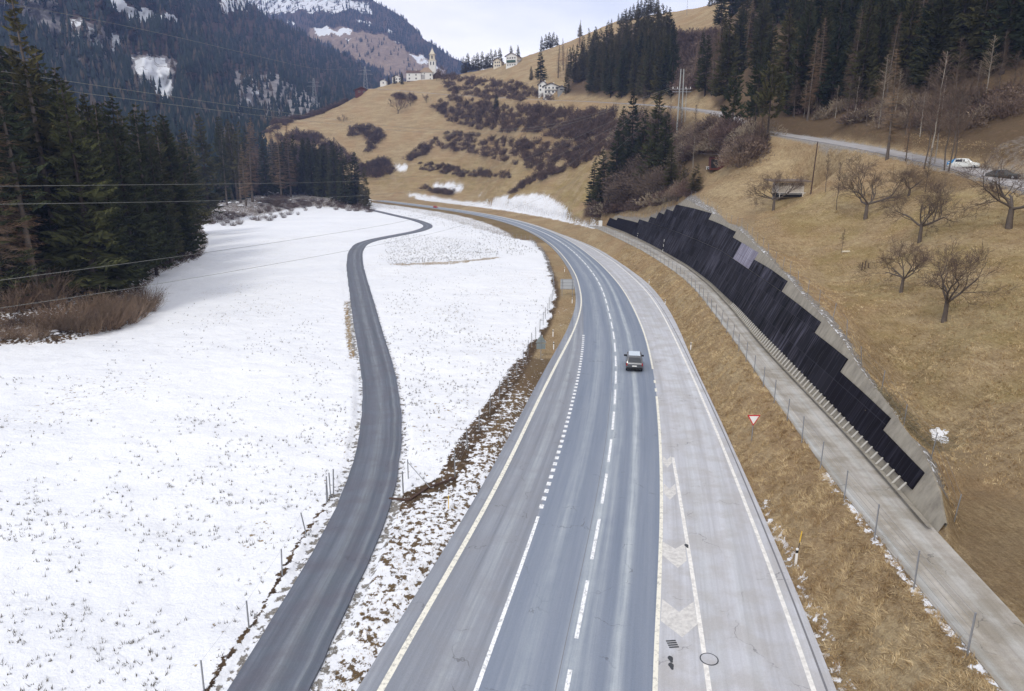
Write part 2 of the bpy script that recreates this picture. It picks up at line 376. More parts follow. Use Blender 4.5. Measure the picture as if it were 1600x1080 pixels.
fence_px = [(560,322),(640,330),(700,344),(760,362),(800,372),(830,378),(847,395),(857,420),(865,445),(867,460),(860,485),(850,510),(837,530),(797,595),(777,627),(757,655),(732,690),(710,730),(695,750),(670,762),(640,777),(615,800)]
strip = inpoly(Un, Vn, fence_px+P(560,900,500,1085,480,1200,900,1200,1000,700,960,400,800,335,590,308))&left_hw
snow = np.where(strip & (V > 700), 0.57, snow); snow = np.where(strip & (V <= 760), np.interp(V, [325,340,372,400,520,570,640,700,760], [.60,.58,.52,.22,.06,.10,.38,.46,.55]), snow)
dE0 = dline(GX, GY, np.c_[along(oEL)][::4])[0]
snow = np.where(strip & (V < 375) & (dE0 < 9), 0.05, snow); green = np.where(strip & (V < 375) & (dE0 < 9), 0.7, green)
snow = np.where(strip & (V < 480) & (dE0 < 3.5), 0.0, snow)
dark = np.where(strip, np.where(V > 560, 0.62, np.where(V > 380, .22, .5)), dark)
dFen = dline(GX, GY, line(fence_px[3:]))[0]
snow = np.where((dFen < 0.8) & (V > 560) & (V < 800), 0.28, snow); dark = np.where((dFen < 1.0), 0.8, dark)
for poly, s in ((P(590,398,640,372,720,362,745,375,785,398,775,404,700,411,600,413), .80), (P(600,412,700,409,780,401,783,404,700,413,620,415), .35), (P(395,378,470,366,530,370,520,379,440,385), .78),
                (P(250,625,400,600,560,590,560,640,400,650,230,660), .93), (P(370,815,440,820,445,850,395,885,375,875), .72), (P(440,480,555,470,560,590,520,640,460,600), .955)):
    m = inpoly(Un, Vn, poly) & left_hw; snow = np.where(m, s, snow)
m = (dFm > 2.0) & (dFm < 3.2) & floor_left; snow = np.where(m & (V < 560) & (V > 470) & (U < 580), 0.35, snow)
dfe2 = dline(GX, GY, line([(318,1090),(345,1040),(395,972),(438,900),(480,828),(520,770)]))[0]
snow = np.where((dfe2 < 0.16), 0.30, np.where((dfe2 < 2.2) & floor_left & (dFm > 2.6), 0.86, snow)); dark = np.where(dfe2 < 0.6, 1.0, dark)
snow = np.where((dFm > 1.7) & (dFm < 2.25) & floor_left & (GY < 130) , np.minimum(snow, .52), snow); gravel0 = (dFm < 2.5) & (GY < 130)
# right-hand side patches of snow
for poly, s in ((P(642,300,664,304,725,315,752,315,785,306,796,303,792,312,807,305,835,302,857,306,876,317,887,326,893,340,940,354,928,358,900,351,860,342,800,331,740,323,690,317,650,312), .72),
                (P(614,257,638,259,634,265,625,269), 1.0), (P(676,289,706,286,727,293,717,301,700,297,680,296), 1.0), (P(745,303,758,303,750,307), 1.0), (P(636,303,650,301,648,308,640,308), .7),
                (P(1446,672,1460,670,1482,684,1476,690,1450,683), 1.0), (P(1388,640,1400,642,1414,656,1408,660), .8)):
    m = inpoly(Un, Vn, poly) & ~left_hw; snow = np.where(m, s, snow)
dPL = dline(GX, GY, pathL[::2])[0]
snow = np.where((dPL < 0.45) & ~left_hw & (V > 740) & (V < 1100), 0.50, snow)
snow = np.where(dline(GX, GY, along(oE)[::4])[0] < 0.8, np.where((V > 780) & ~left_hw, 0.34, snow), snow)
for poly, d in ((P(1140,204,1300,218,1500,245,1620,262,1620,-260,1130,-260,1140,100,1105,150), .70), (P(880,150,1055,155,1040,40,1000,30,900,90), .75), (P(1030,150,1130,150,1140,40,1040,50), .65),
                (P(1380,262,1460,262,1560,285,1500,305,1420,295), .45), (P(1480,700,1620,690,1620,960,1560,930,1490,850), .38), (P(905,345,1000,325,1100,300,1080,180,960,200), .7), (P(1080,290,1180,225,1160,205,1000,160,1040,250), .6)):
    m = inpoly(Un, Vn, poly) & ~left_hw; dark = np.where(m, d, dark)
for poly, d in ((P(840,300,930,240,940,300,900,345,850,305), .55), (P(600,300,840,300,830,250,600,270), .3), (P(1180,300,1600,300,1620,620,1450,640,1300,450), .42), (P(560,290,700,300,900,350,860,290,760,250,560,250), .35)):
    m = inpoly(Un, Vn, poly) & ~left_hw; green = np.where(m, d, green)
dWt = dline(GX, GY, np.array([wallp(w[0], w[1]) for w in wsh[3:]]))[0]
gravel = np.zeros_like(GX)
gravel = np.where((dWt < 1.3) & ~left_hw & (GY < 270), 0.8, gravel); snow = np.where((dWt < 0.9) & ~left_hw & (GY < 190), 0.34, snow)
m = inpoly(Un, Vn, P(1530,262,1560,225,1640,200,1640,280)) & ~left_hw; gravel = np.where(m, .42, gravel)
gravel = np.where(gravel0, .8, gravel)
dUp = dline(GX, GY, up_road[::3])[0]; gravel = np.where((dUp < 4.2), 0.7, gravel)
def blur(a):
    b = a.copy(); b[1:-1, 1:-1] = (a[1:-1, 1:-1]*2+a[:-2, 1:-1]+a[2:, 1:-1]+a[1:-1, :-2]+a[1:-1, 2:])/6; return b
snow, dark, green, gravel = blur(snow), blur(blur(dark)), blur(blur(green)), blur(gravel)
gm = grid_mesh('ground', GX, GY, GZ)
for k, a in (('snow', snow), ('dark', dark), ('green', green), ('gravel', gravel)): add_attr(gm, k, a)
def ground_material():
    t = NT('ground_cover', 0.95, 0.1)
    n1 = t.noise(0.9, 6, 0.65); n2 = t.noise(0.07, 4); n3 = t.noise(4.5, 5, 0.7)
    st = t.noise(1.0, 5, 0.7, t.mapping((5.0, 1.2, 1.2)))
    tan1 = t.mix(t.ramp(n1, .32, .68), lin(142, 124, 96), lin(206, 191, 158))
    tan2 = t.mix(t.ramp(st, .35, .68), lin(116, 96, 70), lin(212, 195, 160))
    c = t.mix(0.5, tan1, tan2)
    c = t.mix(t.ramp(n3, .30, .75), t.mix(1.0, c, (.62, .57, .52), 'MULTIPLY'), c)
    c = t.mix(t.math('MULTIPLY', t.ramp(n2, .45, .62), 0.5), c, lin(152, 126, 96))
    c = t.mix(t.math('MULTIPLY', t.attr('green'), t.ramp(t.noise(0.16, 4), .38, .6)), c, t.mix(n3, lin(106, 98, 52), lin(164, 148, 88)))
    n4 = t.noise(13.0, 4, .75); c = t.mix(t.ramp(n4, .3, .7), t.mix(1.0, c, (.74, .70, .66), 'MULTIPLY'), t.mix(1.0, c, (1.38, 1.35, 1.28), 'MULTIPLY'))
    ct = t.noise(1.0, 4, .65, t.mapping((.06, .06, .5))); c = t.mix(t.math('MULTIPLY', t.ramp(ct, .48, .66), .20), c, lin(214, 198, 160)); c = t.mix(t.math('MULTIPLY', t.ramp(ct, .48, .36), .22), c, lin(120, 102, 78))
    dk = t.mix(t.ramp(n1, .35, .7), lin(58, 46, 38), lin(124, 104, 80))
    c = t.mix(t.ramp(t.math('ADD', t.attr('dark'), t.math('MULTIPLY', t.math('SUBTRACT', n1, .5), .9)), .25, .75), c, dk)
    gr = t.mix(t.ramp(n3, .3, .7), lin(112, 106, 98), lin(176, 172, 166))
    c = t.mix(t.ramp(t.math('ADD', t.attr('gravel'), t.math('MULTIPLY', t.math('SUBTRACT', n1, .5), .8)), .35, .65), c, gr)
    # snow cover: patches break open where there is little of it
    ns = t.noise(2.5, 6, 0.66, t.mapping((1.0, 0.8, 1.0))); nb = t.noise(0.22, 3)
    nn = t.math('ADD', t.math('MULTIPLY', t.ramp(ns, .32, .68), .92), t.math('MULTIPLY', t.math('SUBTRACT', nb, .5), .30))
    f = t.ramp(t.math('SUBTRACT', t.attr('snow'), nn), -0.035, 0.05)
    f = t.math('MULTIPLY', f, t.ramp(t.attr('snow'), 0.02, 0.10))
    sn = t.mix(t.ramp(t.noise(0.05, 3), .35, .65), (.80, .82, .86), (.87, .885, .91))
    sn = t.mix(t.ramp(t.noise(9.0, 3), .3, .6), (.77, .79, .83), sn)
    c = t.mix(f, c, sn)
    t.bump(t.math('ADD', t.math('MULTIPLY', t.math('ADD', n1, n3), t.math('SUBTRACT', 1.0, t.math('MULTIPLY', f, .75))), t.math('MULTIPLY', f, t.math('ADD', t.math('MULTIPLY', t.noise(.30, 2), 1.5), t.math('MULTIPLY', t.noise(2.2, 3), .25)))), 0.8, 0.4)
    return t.color(c)
ground = struct(mesh_obj('ground', gm, ground_material()))
# ================================================================ roads
def asphalt(name, base, pale, stripes, warm=None, rough=0.85, snowy=0.0):
    t = NT(name, rough, 0.3); u, v = t.uv()
    comb = t.n.new('ShaderNodeCombineXYZ'); t.l.new(t.math('MULTIPLY', u, 1.6), comb.inputs[0]); t.l.new(t.math('MULTIPLY', v, 0.022), comb.inputs[1])
    s1 = t.noise(1.0, 4, 0.6, comb.outputs[0])
    comb2 = t.n.new('ShaderNodeCombineXYZ'); t.l.new(t.math('MULTIPLY', u, 5.0), comb2.inputs[0]); t.l.new(t.math('MULTIPLY', v, 0.12), comb2.inputs[1])
    s2 = t.noise(1.0, 4, 0.6, comb2.outputs[0]); g = t.noise(14.0, 3, 0.8); b = t.noise(0.5, 4, 0.6)
    c = t.mix(t.ramp(t.math('ADD', t.math('MULTIPLY', s1, .7), t.math('MULTIPLY', s2, .3)), .33, .67), base, pale)
    for u0, w, a in stripes:
        c = t.mix(t.math('MULTIPLY', gauss(t, u, u0, w), t.math('MULTIPLY', t.ramp(t.math('ADD', s2, t.math('MULTIPLY', b, .6)), .4, 1.1), a)), c, lin(205, 212, 214) if a > 0 else lin(60, 62, 66))
    if warm: c = t.mix(t.math('MULTIPLY', t.ramp(b, .42, .62), .5), c, warm)
    c = t.mix(t.ramp(g, .25, .75), t.mix(1.0, c, (.84, .84, .85), 'MULTIPLY'), c)
    vo = t.n.new('ShaderNodeTexVoronoi'); vo.feature = 'DISTANCE_TO_EDGE'; vo.inputs['Scale'].default_value = .16; vm = t.n.new('ShaderNodeVectorMath'); vm.operation = 'ADD'; wn = t.n.new('ShaderNodeTexNoise'); wn.inputs['Scale'].default_value = .9; wn.inputs['Detail'].default_value = 5; t.l.new(t.coord(), wn.inputs['Vector']); vs2 = t.n.new('ShaderNodeVectorMath'); vs2.operation = 'SCALE'; vs2.inputs[3].default_value = 1.6; t.l.new(wn.outputs['Color'], vs2.inputs[0]); t.l.new(t.coord(), vm.inputs[0]); t.l.new(vs2.outputs[0], vm.inputs[1]); t.l.new(vm.outputs[0], vo.inputs['Vector'])
    ck = t.math('MULTIPLY', t.math('LESS_THAN', vo.outputs['Distance'], .0035), t.ramp(b, .5, .6)); c = t.mix(t.math('MULTIPLY', ck, .45), c, lin(70, 70, 74))
    sp_ = t.noise(38.0, 2, .8); c = t.mix(t.ramp(sp_, .3, .7), t.mix(1.0, c, (.88, .88, .88), 'MULTIPLY'), t.mix(1.0, c, (1.10, 1.10, 1.10), 'MULTIPLY'))
    t.bump(g, 0.25, 0.01)
    return t.color(c)
z0 = 0.0
oD2 = blendto(oD, 86, 104, -4.2); oD2 = np.maximum(oD2, oL)
m_main = asphalt('highway_asphalt', lin(118, 129, 146), lin(142, 150, 163), [(0.0, .42, .75), (0.75, .25, .3), (2.0, .28, .85), (-2.1, .5, .35)])
m_left = asphalt('worn_lane_asphalt', lin(122, 127, 137), lin(160, 165, 173), [(-5.4, .3, .4), (-7.4, .25, -.0)], lin(140, 142, 148))
m_pale = asphalt('pale_salted_asphalt', lin(172, 173, 177), lin(208, 210, 216), [(6.3, .5, .3), (8.0, .4, .3)], lin(172, 168, 164))
hw = struct(mesh_obj('highway', ribbon('highway', along(oD2, .05), along(oR, .05), oD2, oR, S, 2, .2), m_main))
k104 = int(np.searchsorted(S, 150))
struct(mesh_obj('turning_lane', ribbon('turning_lane', along(oEL, .05)[:], along(oD2, .05)[:], oEL, oD2, S, 2, .2), m_left))
struct(mesh_obj('slip_lane', ribbon('slip_lane', along(oR, .05), along(oE, .05), oR, oE, S, 2, .2), m_pale))
paint = NT('road_paint', 0.7); g_ = paint.noise(6.0, 5, .7); paint.color(paint.mix(paint.ramp(g_, .36, .50), lin(170, 172, 174), lin(236, 238, 240)))
paint2 = NT('worn_cream_paint', 0.75); g_ = paint2.noise(5.0, 5, .7); paint2.color(paint2.mix(paint2.ramp(g_, .36, .50), lin(184, 182, 174), lin(230, 227, 214)))
paint3 = NT('faded_paint', 0.8); g_ = paint3.noise(3.0, 6, .75); paint3.color(paint3.mix(paint3.ramp(g_, .40, .58), lin(206, 204, 200), lin(234, 232, 227)))
ml_sm = lambda o: o
def stripe(o, w, s0, s1, z=.054):
    k = (S >= s0) & (S <= s1); o = np.broadcast_to(o, S.shape)
    ss = np.unique(np.r_[s0, S[k], s1])
    def ip(a): return np.stack([np.interp(ss, S, a[:, j]) for j in range(3)], 1)
    return ip(along(o-w/2, z)), ip(along(o+w/2, z))
def stripes_obj(name, segs, mat):
    co = []; f = []
    for A, B in segs:
        n0 = len(co); k = len(A); co += list(A)+list(B)
        f += [(n0+i, n0+k+i, n0+k+i+1, n0+i+1) for i in range(k-1)]
    return mesh_obj(name, raw_mesh(name, co, f), mat, hw)
SY = lambda y: float(np.interp(y, mid[:, 1], S))
dash = []; y = 28.16-6.92*1
while y < 240:
    dash.append(stripe(0, .20+max(0, y-120)*.0008, SY(max(23, y)), SY(y+4.8))); y += 6.92
dash.append(stripe(0, .36, SY(241), S[-1]-2))
stripes_obj('centre_line_marking', dash, paint)
dots = []; y = 40.5
while y < 92: dots.append(stripe(oD, .30, SY(y), SY(y+.58))); y += 1.17
dots.append(stripe(oD, .20, 0.1, SY(39.4)))
stripes_obj('turning_lane_marking', dots, paint)
stripes_obj('left_edge_marking', [stripe(oL, .30, 0.1, SY(92)), stripe(oL, .24, SY(92), S[-1]-2)], paint2)
stripes_obj('right_lane_marking', [stripe(oR, .22, 0.1, SY(66)), stripe(oR, .22, SY(67.5), SY(68.6)), stripe(oR, .22, SY(70.5), SY(71.6)), stripe(oR, .22, SY(76), S[-1]-2)], paint2)
stripes_obj('gore_marking', [stripe(np.maximum(oG, oR+.2), .22, 0.1, 42)], paint3)
stripes_obj('right_edge_marking', [stripe(oO, .22, 0.1, S[-1]-2)], paint3)
chev = [P(1035,846,1055,857.5,1070,849,1073,876,1059,887.5,1035,867.5), P(1034.5,936,1061,956,1084,940,1090,975,1066,996,1032.5,970), P(1037,755,1046,764,1055,756,1057,771,1046.5,781,1037,770), P(1036,712,1042,719,1048,713,1050,723,1043,731,1036,723)]
co = []; f = []
for c in chev:
    n0 = len(co); co += [PF(x, y_, .054) for x, y_ in c]; f += [(n0, n0+5, n0+4, n0+1), (n0+1, n0+4, n0+3, n0+2)]
paint4 = NT('ghost_paint', 0.8); g_ = paint4.noise(4.0, 6, .75); paint4.color(paint4.mix(paint4.ramp(g_, .35, .60), lin(182, 180, 178), lin(214, 212, 208)))
mesh_obj('chevron_marking', raw_mesh('chevron_marking', co, f), paint4, hw)
seal = plain('dark_seal', lin(66, 68, 72), .8)
seal2 = plain('grey_seam', lin(120, 120, 124), .85)
stripes_obj('drainage_groove', [stripe(oO+.55, .10, 0.1, S[-1]-2)], seal2)
stripes_obj('seam_line', [stripe(-.45, .035, 0.1, SY(110), .053)], seal2)
# farm road
tf = np.gradient(farm[:, :2], axis=0); tf /= np.linalg.norm(tf, axis=1)[:, None]; nf = np.stack([tf[:, 1], -tf[:, 0]], 1)
sf = np.r_[0, np.cumsum(np.linalg.norm(np.diff(farm[:, :2], axis=0), axis=1))]
wob = (fbm(sf/1.3, sf*0+3.3, 3, 8)-.5)*.25
fw = np.interp(farm[:, 1], [20, 45, 60, 120, 200], [1.75, 1.75, 1.8, 2.0, 2.1])
fa = np.c_[farm[:, :2]-nf*(fw+wob)[:, None], farm[:, 2]+.04]; fb = np.c_[farm[:, :2]+nf*(fw+wob[::-1])[:, None], farm[:, 2]+.04]
m_farm = asphalt('wet_farm_asphalt', lin(78, 86, 96), lin(114, 120, 132), [(-.1, .35, .30), (1.2, .12, .3)], lin(96, 94, 104), .6)
struct(mesh_obj('farm_road', ribbon('farm_road', fa, fb, -1.8, 1.8, sf, 2, .2), m_farm))
# path on the embankment
pr2 = frac_resample(pathR, 300); plf = pathL[:int(np.argmin(np.hypot(pathL[:, 0]-pathR[-1, 0], pathL[:, 1]-pathR[-1, 1])))+1]; 
pl2 = np.array([plf[np.argmin(np.hypot(plf[:, 0]-p[0], plf[:, 1]-p[1]))] for p in pr2]); pl2 = gsm(pl2, 3)
pr2[:, 2] = 3.04; pl2[:, 2] = 3.04
m_path = asphalt('gravelly_path', lin(150, 146, 140), lin(202, 197, 188), [(.35, .22, .8), (2.3, .3, .45), (3.3, .3, -.5)], lin(128, 118, 98), .95)
sp = np.r_[0, np.cumsum(np.linalg.norm(np.diff(pr2[:, :2], axis=0), axis=1))]
struct(mesh_obj('path', ribbon('path', pl2, pr2, 0.0, 3.6, sp, 2, .15), m_path))
# upper road
tu = np.gradient(up_road[:, :2], axis=0); tu /= np.linalg.norm(tu, axis=1)[:, None]; nu = np.stack([tu[:, 1], -tu[:, 0]], 1)
su = np.r_[0, np.cumsum(np.linalg.norm(np.diff(up_road[:, :2], axis=0), axis=1))]
ua = np.c_[up_road[:, :2]-nu*2.6, up_road[:, 2]+.05]; ub = np.c_[up_road[:, :2]+nu*2.6, up_road[:, 2]+.05]
m_up = asphalt('grey_mountain_road', lin(150, 148, 148), lin(186, 184, 186), [], lin(150, 142, 132), .9)
struct(mesh_obj('mountain_road', ribbon('mountain_road', ua, ub, -2.6, 2.6, su, 1, .3), m_up))
# ================================================================ retaining wall
wall = empty('retaining_wall', wallp(100, 0), 'long battered concrete retaining wall clad with stepped black panels beside the path', 'retaining wall')
wl = np.array(wall.location)
def rel(p): return np.asarray(p)-wl
tw = NT('weathered_concrete', .9); nw = tw.noise(.6, 5, .65); nw2 = tw.noise(5, 4, .7); sv = tw.noise(1.0, 4, .6, tw.mapping((1.5, 1.5, .25)))
tw.bump(nw2, .3, .03)
m_conc = tw.color(tw.mix(tw.ramp(sv, .4, .65), tw.mix(nw, lin(128, 122, 110), lin(172, 166, 152)), tw.mix(nw2, lin(104, 98, 88), lin(150, 144, 132))))
si = np.arange(math.ceil(W0), math.floor(W1), 1.0); co = []; f = []; uv = []
for i in si:
    ht = htop(i)
    for h, off in ((-.4, 0), (ht*.5, 0), (ht+.12, 0), (ht+.12, -.14), (ht-.6, -.3)): co.append(rel(wallp(i, h, off)))
for i in range(len(si)-1):
    for j in range(4): a = i*5+j; f.append((a, a+5, a+6, a+1))
mesh_obj('concrete_face', raw_mesh('concrete_face', co, f), m_conc, wall)
base_px = [(952,357),(1000,371),(1037,391),(1075,411),(1125,447),(1217,542),(1270,603),(1340,680),(1375,712),(1426,765)]
bs = sorted([on_wall(*p) for p in base_px if on_wall(*p) is not None]); b_i = [b[0] for b in bs]; b_h = gsm(np.array([[max(.5, b[1])] for b in bs]), 1.0)[:, 0]
def hb(i): return float(np.interp(i, b_i, b_h)*np.interp(i, [b_i[0]+30, b_i[0]+75], [1, .5]))
def panel_mat(name, dark_, streak, amt):
    t = NT(name, .85, .08); u, v = t.uv()
    cb = t.n.new('ShaderNodeCombineXYZ'); t.l.new(t.math('MULTIPLY', u, 2.6), cb.inputs[0]); t.l.new(t.math('MULTIPLY', v, .22), cb.inputs[1])
    n = t.noise(1.0, 5, .62, cb.outputs[0]); n2 = t.noise(.12, 3); 
    cell = t.math('FRACT', t.math('DIVIDE', u, 1.15)); seam = t.math('LESS_THAN', cell, .045)
    cv = t.math('FRACT', t.math('DIVIDE', v, 2.1)); seamv = t.math('LESS_THAN', cv, .02)
    pid = t.n.new('ShaderNodeTexWhiteNoise'); pid.noise_dimensions = '2D'
    c2 = t.n.new('ShaderNodeCombineXYZ'); t.l.new(t.math('FLOOR', t.math('DIVIDE', u, 1.15)), c2.inputs[0]); t.l.new(t.math('FLOOR', t.math('DIVIDE', v, 2.1)), c2.inputs[1]); t.l.new(c2.outputs[0], pid.inputs['Vector'])
    c = t.mix(t.math('MULTIPLY', t.ramp(t.math('ADD', n, t.math('MULTIPLY', t.math('SUBTRACT', n2, .5), .5)), .50, .78), amt), dark_, streak)
    c = t.mix(t.math('MULTIPLY', pid.outputs['Value'], .10), c, streak)
    c = t.mix(t.math('MULTIPLY', t.math('MAXIMUM', seam, seamv), .5), c, lin(62, 62, 70))
    t.bump(t.math('SUBTRACT', n, t.math('MULTIPLY', seam, .6)), .3, .05)
    return t.color(c)
m_blk = panel_mat('black_panel_streaked', lin(13, 12, 15), lin(112, 110, 126), .62)
m_blk2 = panel_mat('black_panel_clean', lin(17, 15, 20), lin(58, 56, 68), .4)
m_wht = panel_mat('pale_panel', lin(120, 116, 130), lin(190, 190, 204), .9)
def curve_h(px):                         # traced top edge -> function of the station
    q = sorted([on_wall(*p) for p in px]); return [a[0] for a in q], [a[1] for a in q]
ow = lambda x, y_: on_wall(x, y_)[0]
L_i, L_h = curve_h([(996,342),(1050,360),(1100,380),(1127,392),(1140,401),(1181,429),(1221,456)])
Lf = lambda i: float(np.interp(i, L_i, L_h))
def panel(top_px, i_end, mat, low='base', off=.13, i_start=None):
    q_i, q_h = curve_h(top_px); i1 = max(q_i) if i_start is None else i_start; i0 = i_end
    st = np.arange(i0, i1+.01, (i1-i0)/max(2, round((i1-i0)/1.5))); co = []; f = []; uv = []
    q_h = [h for h in q_h]
    for i in st:
        t_ = float(np.interp(i, q_i, q_h)); b_ = hb(i) if low == 'base' else Lf(i)+.05
        b_ = min(b_, t_-.2)
        for h, o_ in ((b_, -.02), (b_, off), (t_, off), (t_, -.04)): co.append(rel(wallp(i, h, o_))); uv.append((i, h))
    k = len(st)
    for i in range(k-1):
        for j in range(3): a = i*4+j; f.append((a, a+4, a+5, a+1))
    f.append((0, 1, 2, 3)); f.append(((k-1)*4, (k-1)*4+3, (k-1)*4+2, (k-1)*4+1))
    return mesh_obj('black_panel' if mat is not m_wht else 'pale_panel', raw_mesh('panel', co, f, uv), mat, wall)
panel([(953,341),(961,344)], ow(961, 350), m_blk2)
panel([(961,340),(978,344),(995,348)], ow(996, 356), m_blk2, i_start=ow(961, 350))
panel([(996,342),(1050,360),(1100,380),(1127,392),(1140,401),(1181,429),(1221,456)], ow(1221, 456), m_blk, i_start=ow(996, 350))
panel([(1017,339),(1030,343)], ow(1030, 345), m_blk, 'L', .10)
panel([(1030,332),(1042,337)], ow(1042, 340), m_blk, 'L', .10)
panel([(1042,327),(1057,332)], ow(1057, 334), m_blk, 'L', .10)
panel([(1057,320),(1085,326),(1110,333)], ow(1107, 343), m_blk, 'L', .10)
panel([(1107,343),(1130,352),(1147,361)], ow(1145, 371), m_blk, 'L', .10)
panel([(1145,371),(1160,380)], ow(1157, 385), m_blk, 'L', .10)
panel([(1159,379),(1182,393)], ow(1179, 406), m_wht, 'L', .10, i_start=ow(1157, 385))
panel([(1179,406),(1205,421),(1227,437)], ow(1221, 456), m_blk, 'L', .10)
panel([(1221,455),(1250,477),(1281,502)], ow(1273, 520), m_blk)
panel([(1273,520),(1300,541),(1321,558)], ow(1313, 581), m_blk)
panel([(1313,581),(1350,614),(1387,649)], ow(1380, 672), m_blk2)
panel([(1380,672),(1410,703),(1440,734)], ow(1428, 763), m_blk2)
# rail along the top of the lower tier
# ribs carrying the panels
m_rib = plain('pale_rib', lin(190, 188, 182), .8, .12, 4)
i = b_i[0]+.5; ribs = []
while i < b_i[0]+62: ribs.append(i); i += .95
def rib_geo(i, co, f):
    n0 = len(co); w = .032
    for di in (-w, w):
        for h, o_ in ((0, .46), (hb(i)+.1, .30), (hb(i)+.1, .22), (0, .36)): co.append(rel(wallp(i+di, h, o_)))
    f += [(n0, n0+1, n0+2, n0+3), (n0+4, n0+7, n0+6, n0+5), (n0, n0+4, n0+5, n0+1)]
for i in ribs[:99]:
    co = []; f = []; rib_geo(i, co, f); mesh_obj('rib', raw_mesh('rib', co, f), m_rib, wall)
co = []; f = []
for i in ribs[99:]: rib_geo(i, co, f)
tag(mesh_obj('far_ribs', raw_mesh('far_ribs', co, f), m_rib, wall), None, kind='stuff')
# kerb at the foot of the wall
A = np.array([wallp(i, .05, .60) for i in si]); B = np.array([wallp(i, .14, .30) for i in si])
mesh_obj('footing', ribbon('footing', A-wl, B-wl, 0, 1, si), m_conc, wall)
# ================================================================ mountains (own grids, real distances)
def img_rbf(ctl, X, Y):
    c = np.array(ctl, float); q = c[:, :2]/200.0; k = lambda d: np.sqrt(d*d+0.02)
    D = k(np.linalg.norm(q[:, None]-q[None], axis=2)); n = len(q); A = np.zeros((n+1, n+1)); A[:n, :n] = D; A[:n, n] = 1; A[n, :n] = 1
    w = np.linalg.solve(A, np.r_[np.log(c[:, 2]), 0]); g = np.stack([X, Y], -1).reshape(-1, 2)/200.0
    return np.exp(k(np.linalg.norm(g[:, None]-q[None], axis=2))@w[:n]+w[n]).reshape(X.shape)
def mountain(name, xs, sil, ybot, ctl, rough, nrow, seed, depth_back):
    X = np.repeat(xs[None, :], nrow, 0); top = np.interp(xs, *zip(*sil)); t = np.linspace(0, 1, nrow)[:, None]
    top = top+(fbm(xs/18.0, xs*0+seed, 4, seed)-.5)*7
    Yp = top[None, :]*(1-t)+ybot*t
    D = img_rbf(ctl, X, Yp)
    D = D*(1+rough*(fbm(X/60, Yp/45, 5, seed)-.5)*np.clip(t*6, .0, 1)+rough*.8*(fbm(X/22+Yp/70, Yp/90, 4, seed+5)-.5)*np.clip(t*6, 0, 1))
    a = (X-800)/F; b = (540-Yp)/F; dy = CP+b*SP; dz = -SP+b*CP
    WX = a/dy*D; WZ = CAMH+dz/dy*D
    bx, by, bz = WX[0]*(1+depth_back/D[0]), D[0]+depth_back, WZ[0]-depth_back*.9      # the far side of the ridge
    WX = np.vstack([bx[None], WX]); D2 = np.vstack([by[None], D]); WZ2 = np.vstack([bz[None], WZ])
    me = grid_mesh(name, WX[::-1], D2[::-1], WZ2[::-1])
    return me, (X, Yp, WX[1:], D, WZ)
m1_ctl = [(-700,-300,700),(-700,300,350),(-200,-250,900),(0,-200,1250),(0,0,880),(0,100,640),(0,200,460),(0,300,300),(150,-160,1500),(150,0,1050),(150,150,700),(150,300,380),(300,-60,1800),(300,60,1250),(300,150,850),(300,300,450),
          (400,0,2200),(400,100,1500),(400,200,850),(400,300,520),(500,66,2400),(500,130,1600),(500,200,1000),(600,125,2500),(600,180,1700),(640,150,2600),(600,300,1200)]
m1_sil = [(-700,-520),(-200,-330),(100,-190),(300,-60),(372,-6),(400,12),(430,33),(470,52),(500,67),(530,83),(560,100),(590,118),(615,130),(640,139),(700,160)]
m1_ctl = [(a, b, d if d < 700 else 700+(d-700)*.6) for a, b, d in m1_ctl]
me1, g1 = mountain('left_mountain', np.linspace(-700, 700, 460), m1_sil, 330, m1_ctl, .16, 240, 3, 500)
m2_ctl = [(350,-80,5200),(500,-40,4800),(560,0,4400),(620,25,4200),(717,95,3900),(800,130,3900),(450,50,4200),(550,60,3800),(620,90,3500),(680,120,3400),(500,200,3000),(700,200,2900),(350,200,3200),(900,200,3200)]
m2_ctl = [(a, b, d*.58) for a, b, d in m2_ctl]
m2_sil = [(300,-45),(430,-40),(520,-32),(560,-14),(580,0),(605,13),(625,26),(645,42),(660,60),(675,69),(687,77),(700,86),(717,96),(740,108),(800,132),(900,175)]
me2, g2 = mountain('far_mountain', np.linspace(300, 900, 300), m2_sil, 215, m2_ctl, .05, 160, 17, 500)
def mcover(g, polys, base=0.0):
    X, Yp = g[0], g[1]; wob = (fbm(X/9, Yp/9, 4, 41)-.5)*16; wob2 = (fbm(X/9+9, Yp/9, 4, 43)-.5)*16
    a = np.full(X.shape, base)
    for poly, v in polys:
        a = np.where(inpoly(X+wob, Yp+wob2, poly), v, a)
    return a
s1 = mcover(g1, [(P(158,-10,180,12,198,30,232,47,246,30,290,37,262,22,215,15,190,2,170,-20), .95), (P(105,28,128,32,150,45,162,78,140,80,108,55), .52), (P(170,50,192,58,192,85,174,80), .7), (P(208,90,262,92,270,135,266,160,256,172,246,150,240,130,212,122), .68), (P(376,118,400,120,402,155,385,160), .45), (P(-50,-10,95,-10,95,20,60,20,20,15), .3), (P(398,10,380,-5,345,-20,340,5,350,22), .6)], .0)
r1 = mcover(g1, [(P(15,-60,78,-60,95,50,90,62,60,45,20,20), 1.0), (P(365,112,440,118,500,158,530,190,365,190), .75), (P(95,25,165,40,200,60,200,90,150,95,100,60), .6), (P(205,85,275,90,275,180,205,130), .8), (P(55,55,120,60,130,110,90,110), .5)], .0)
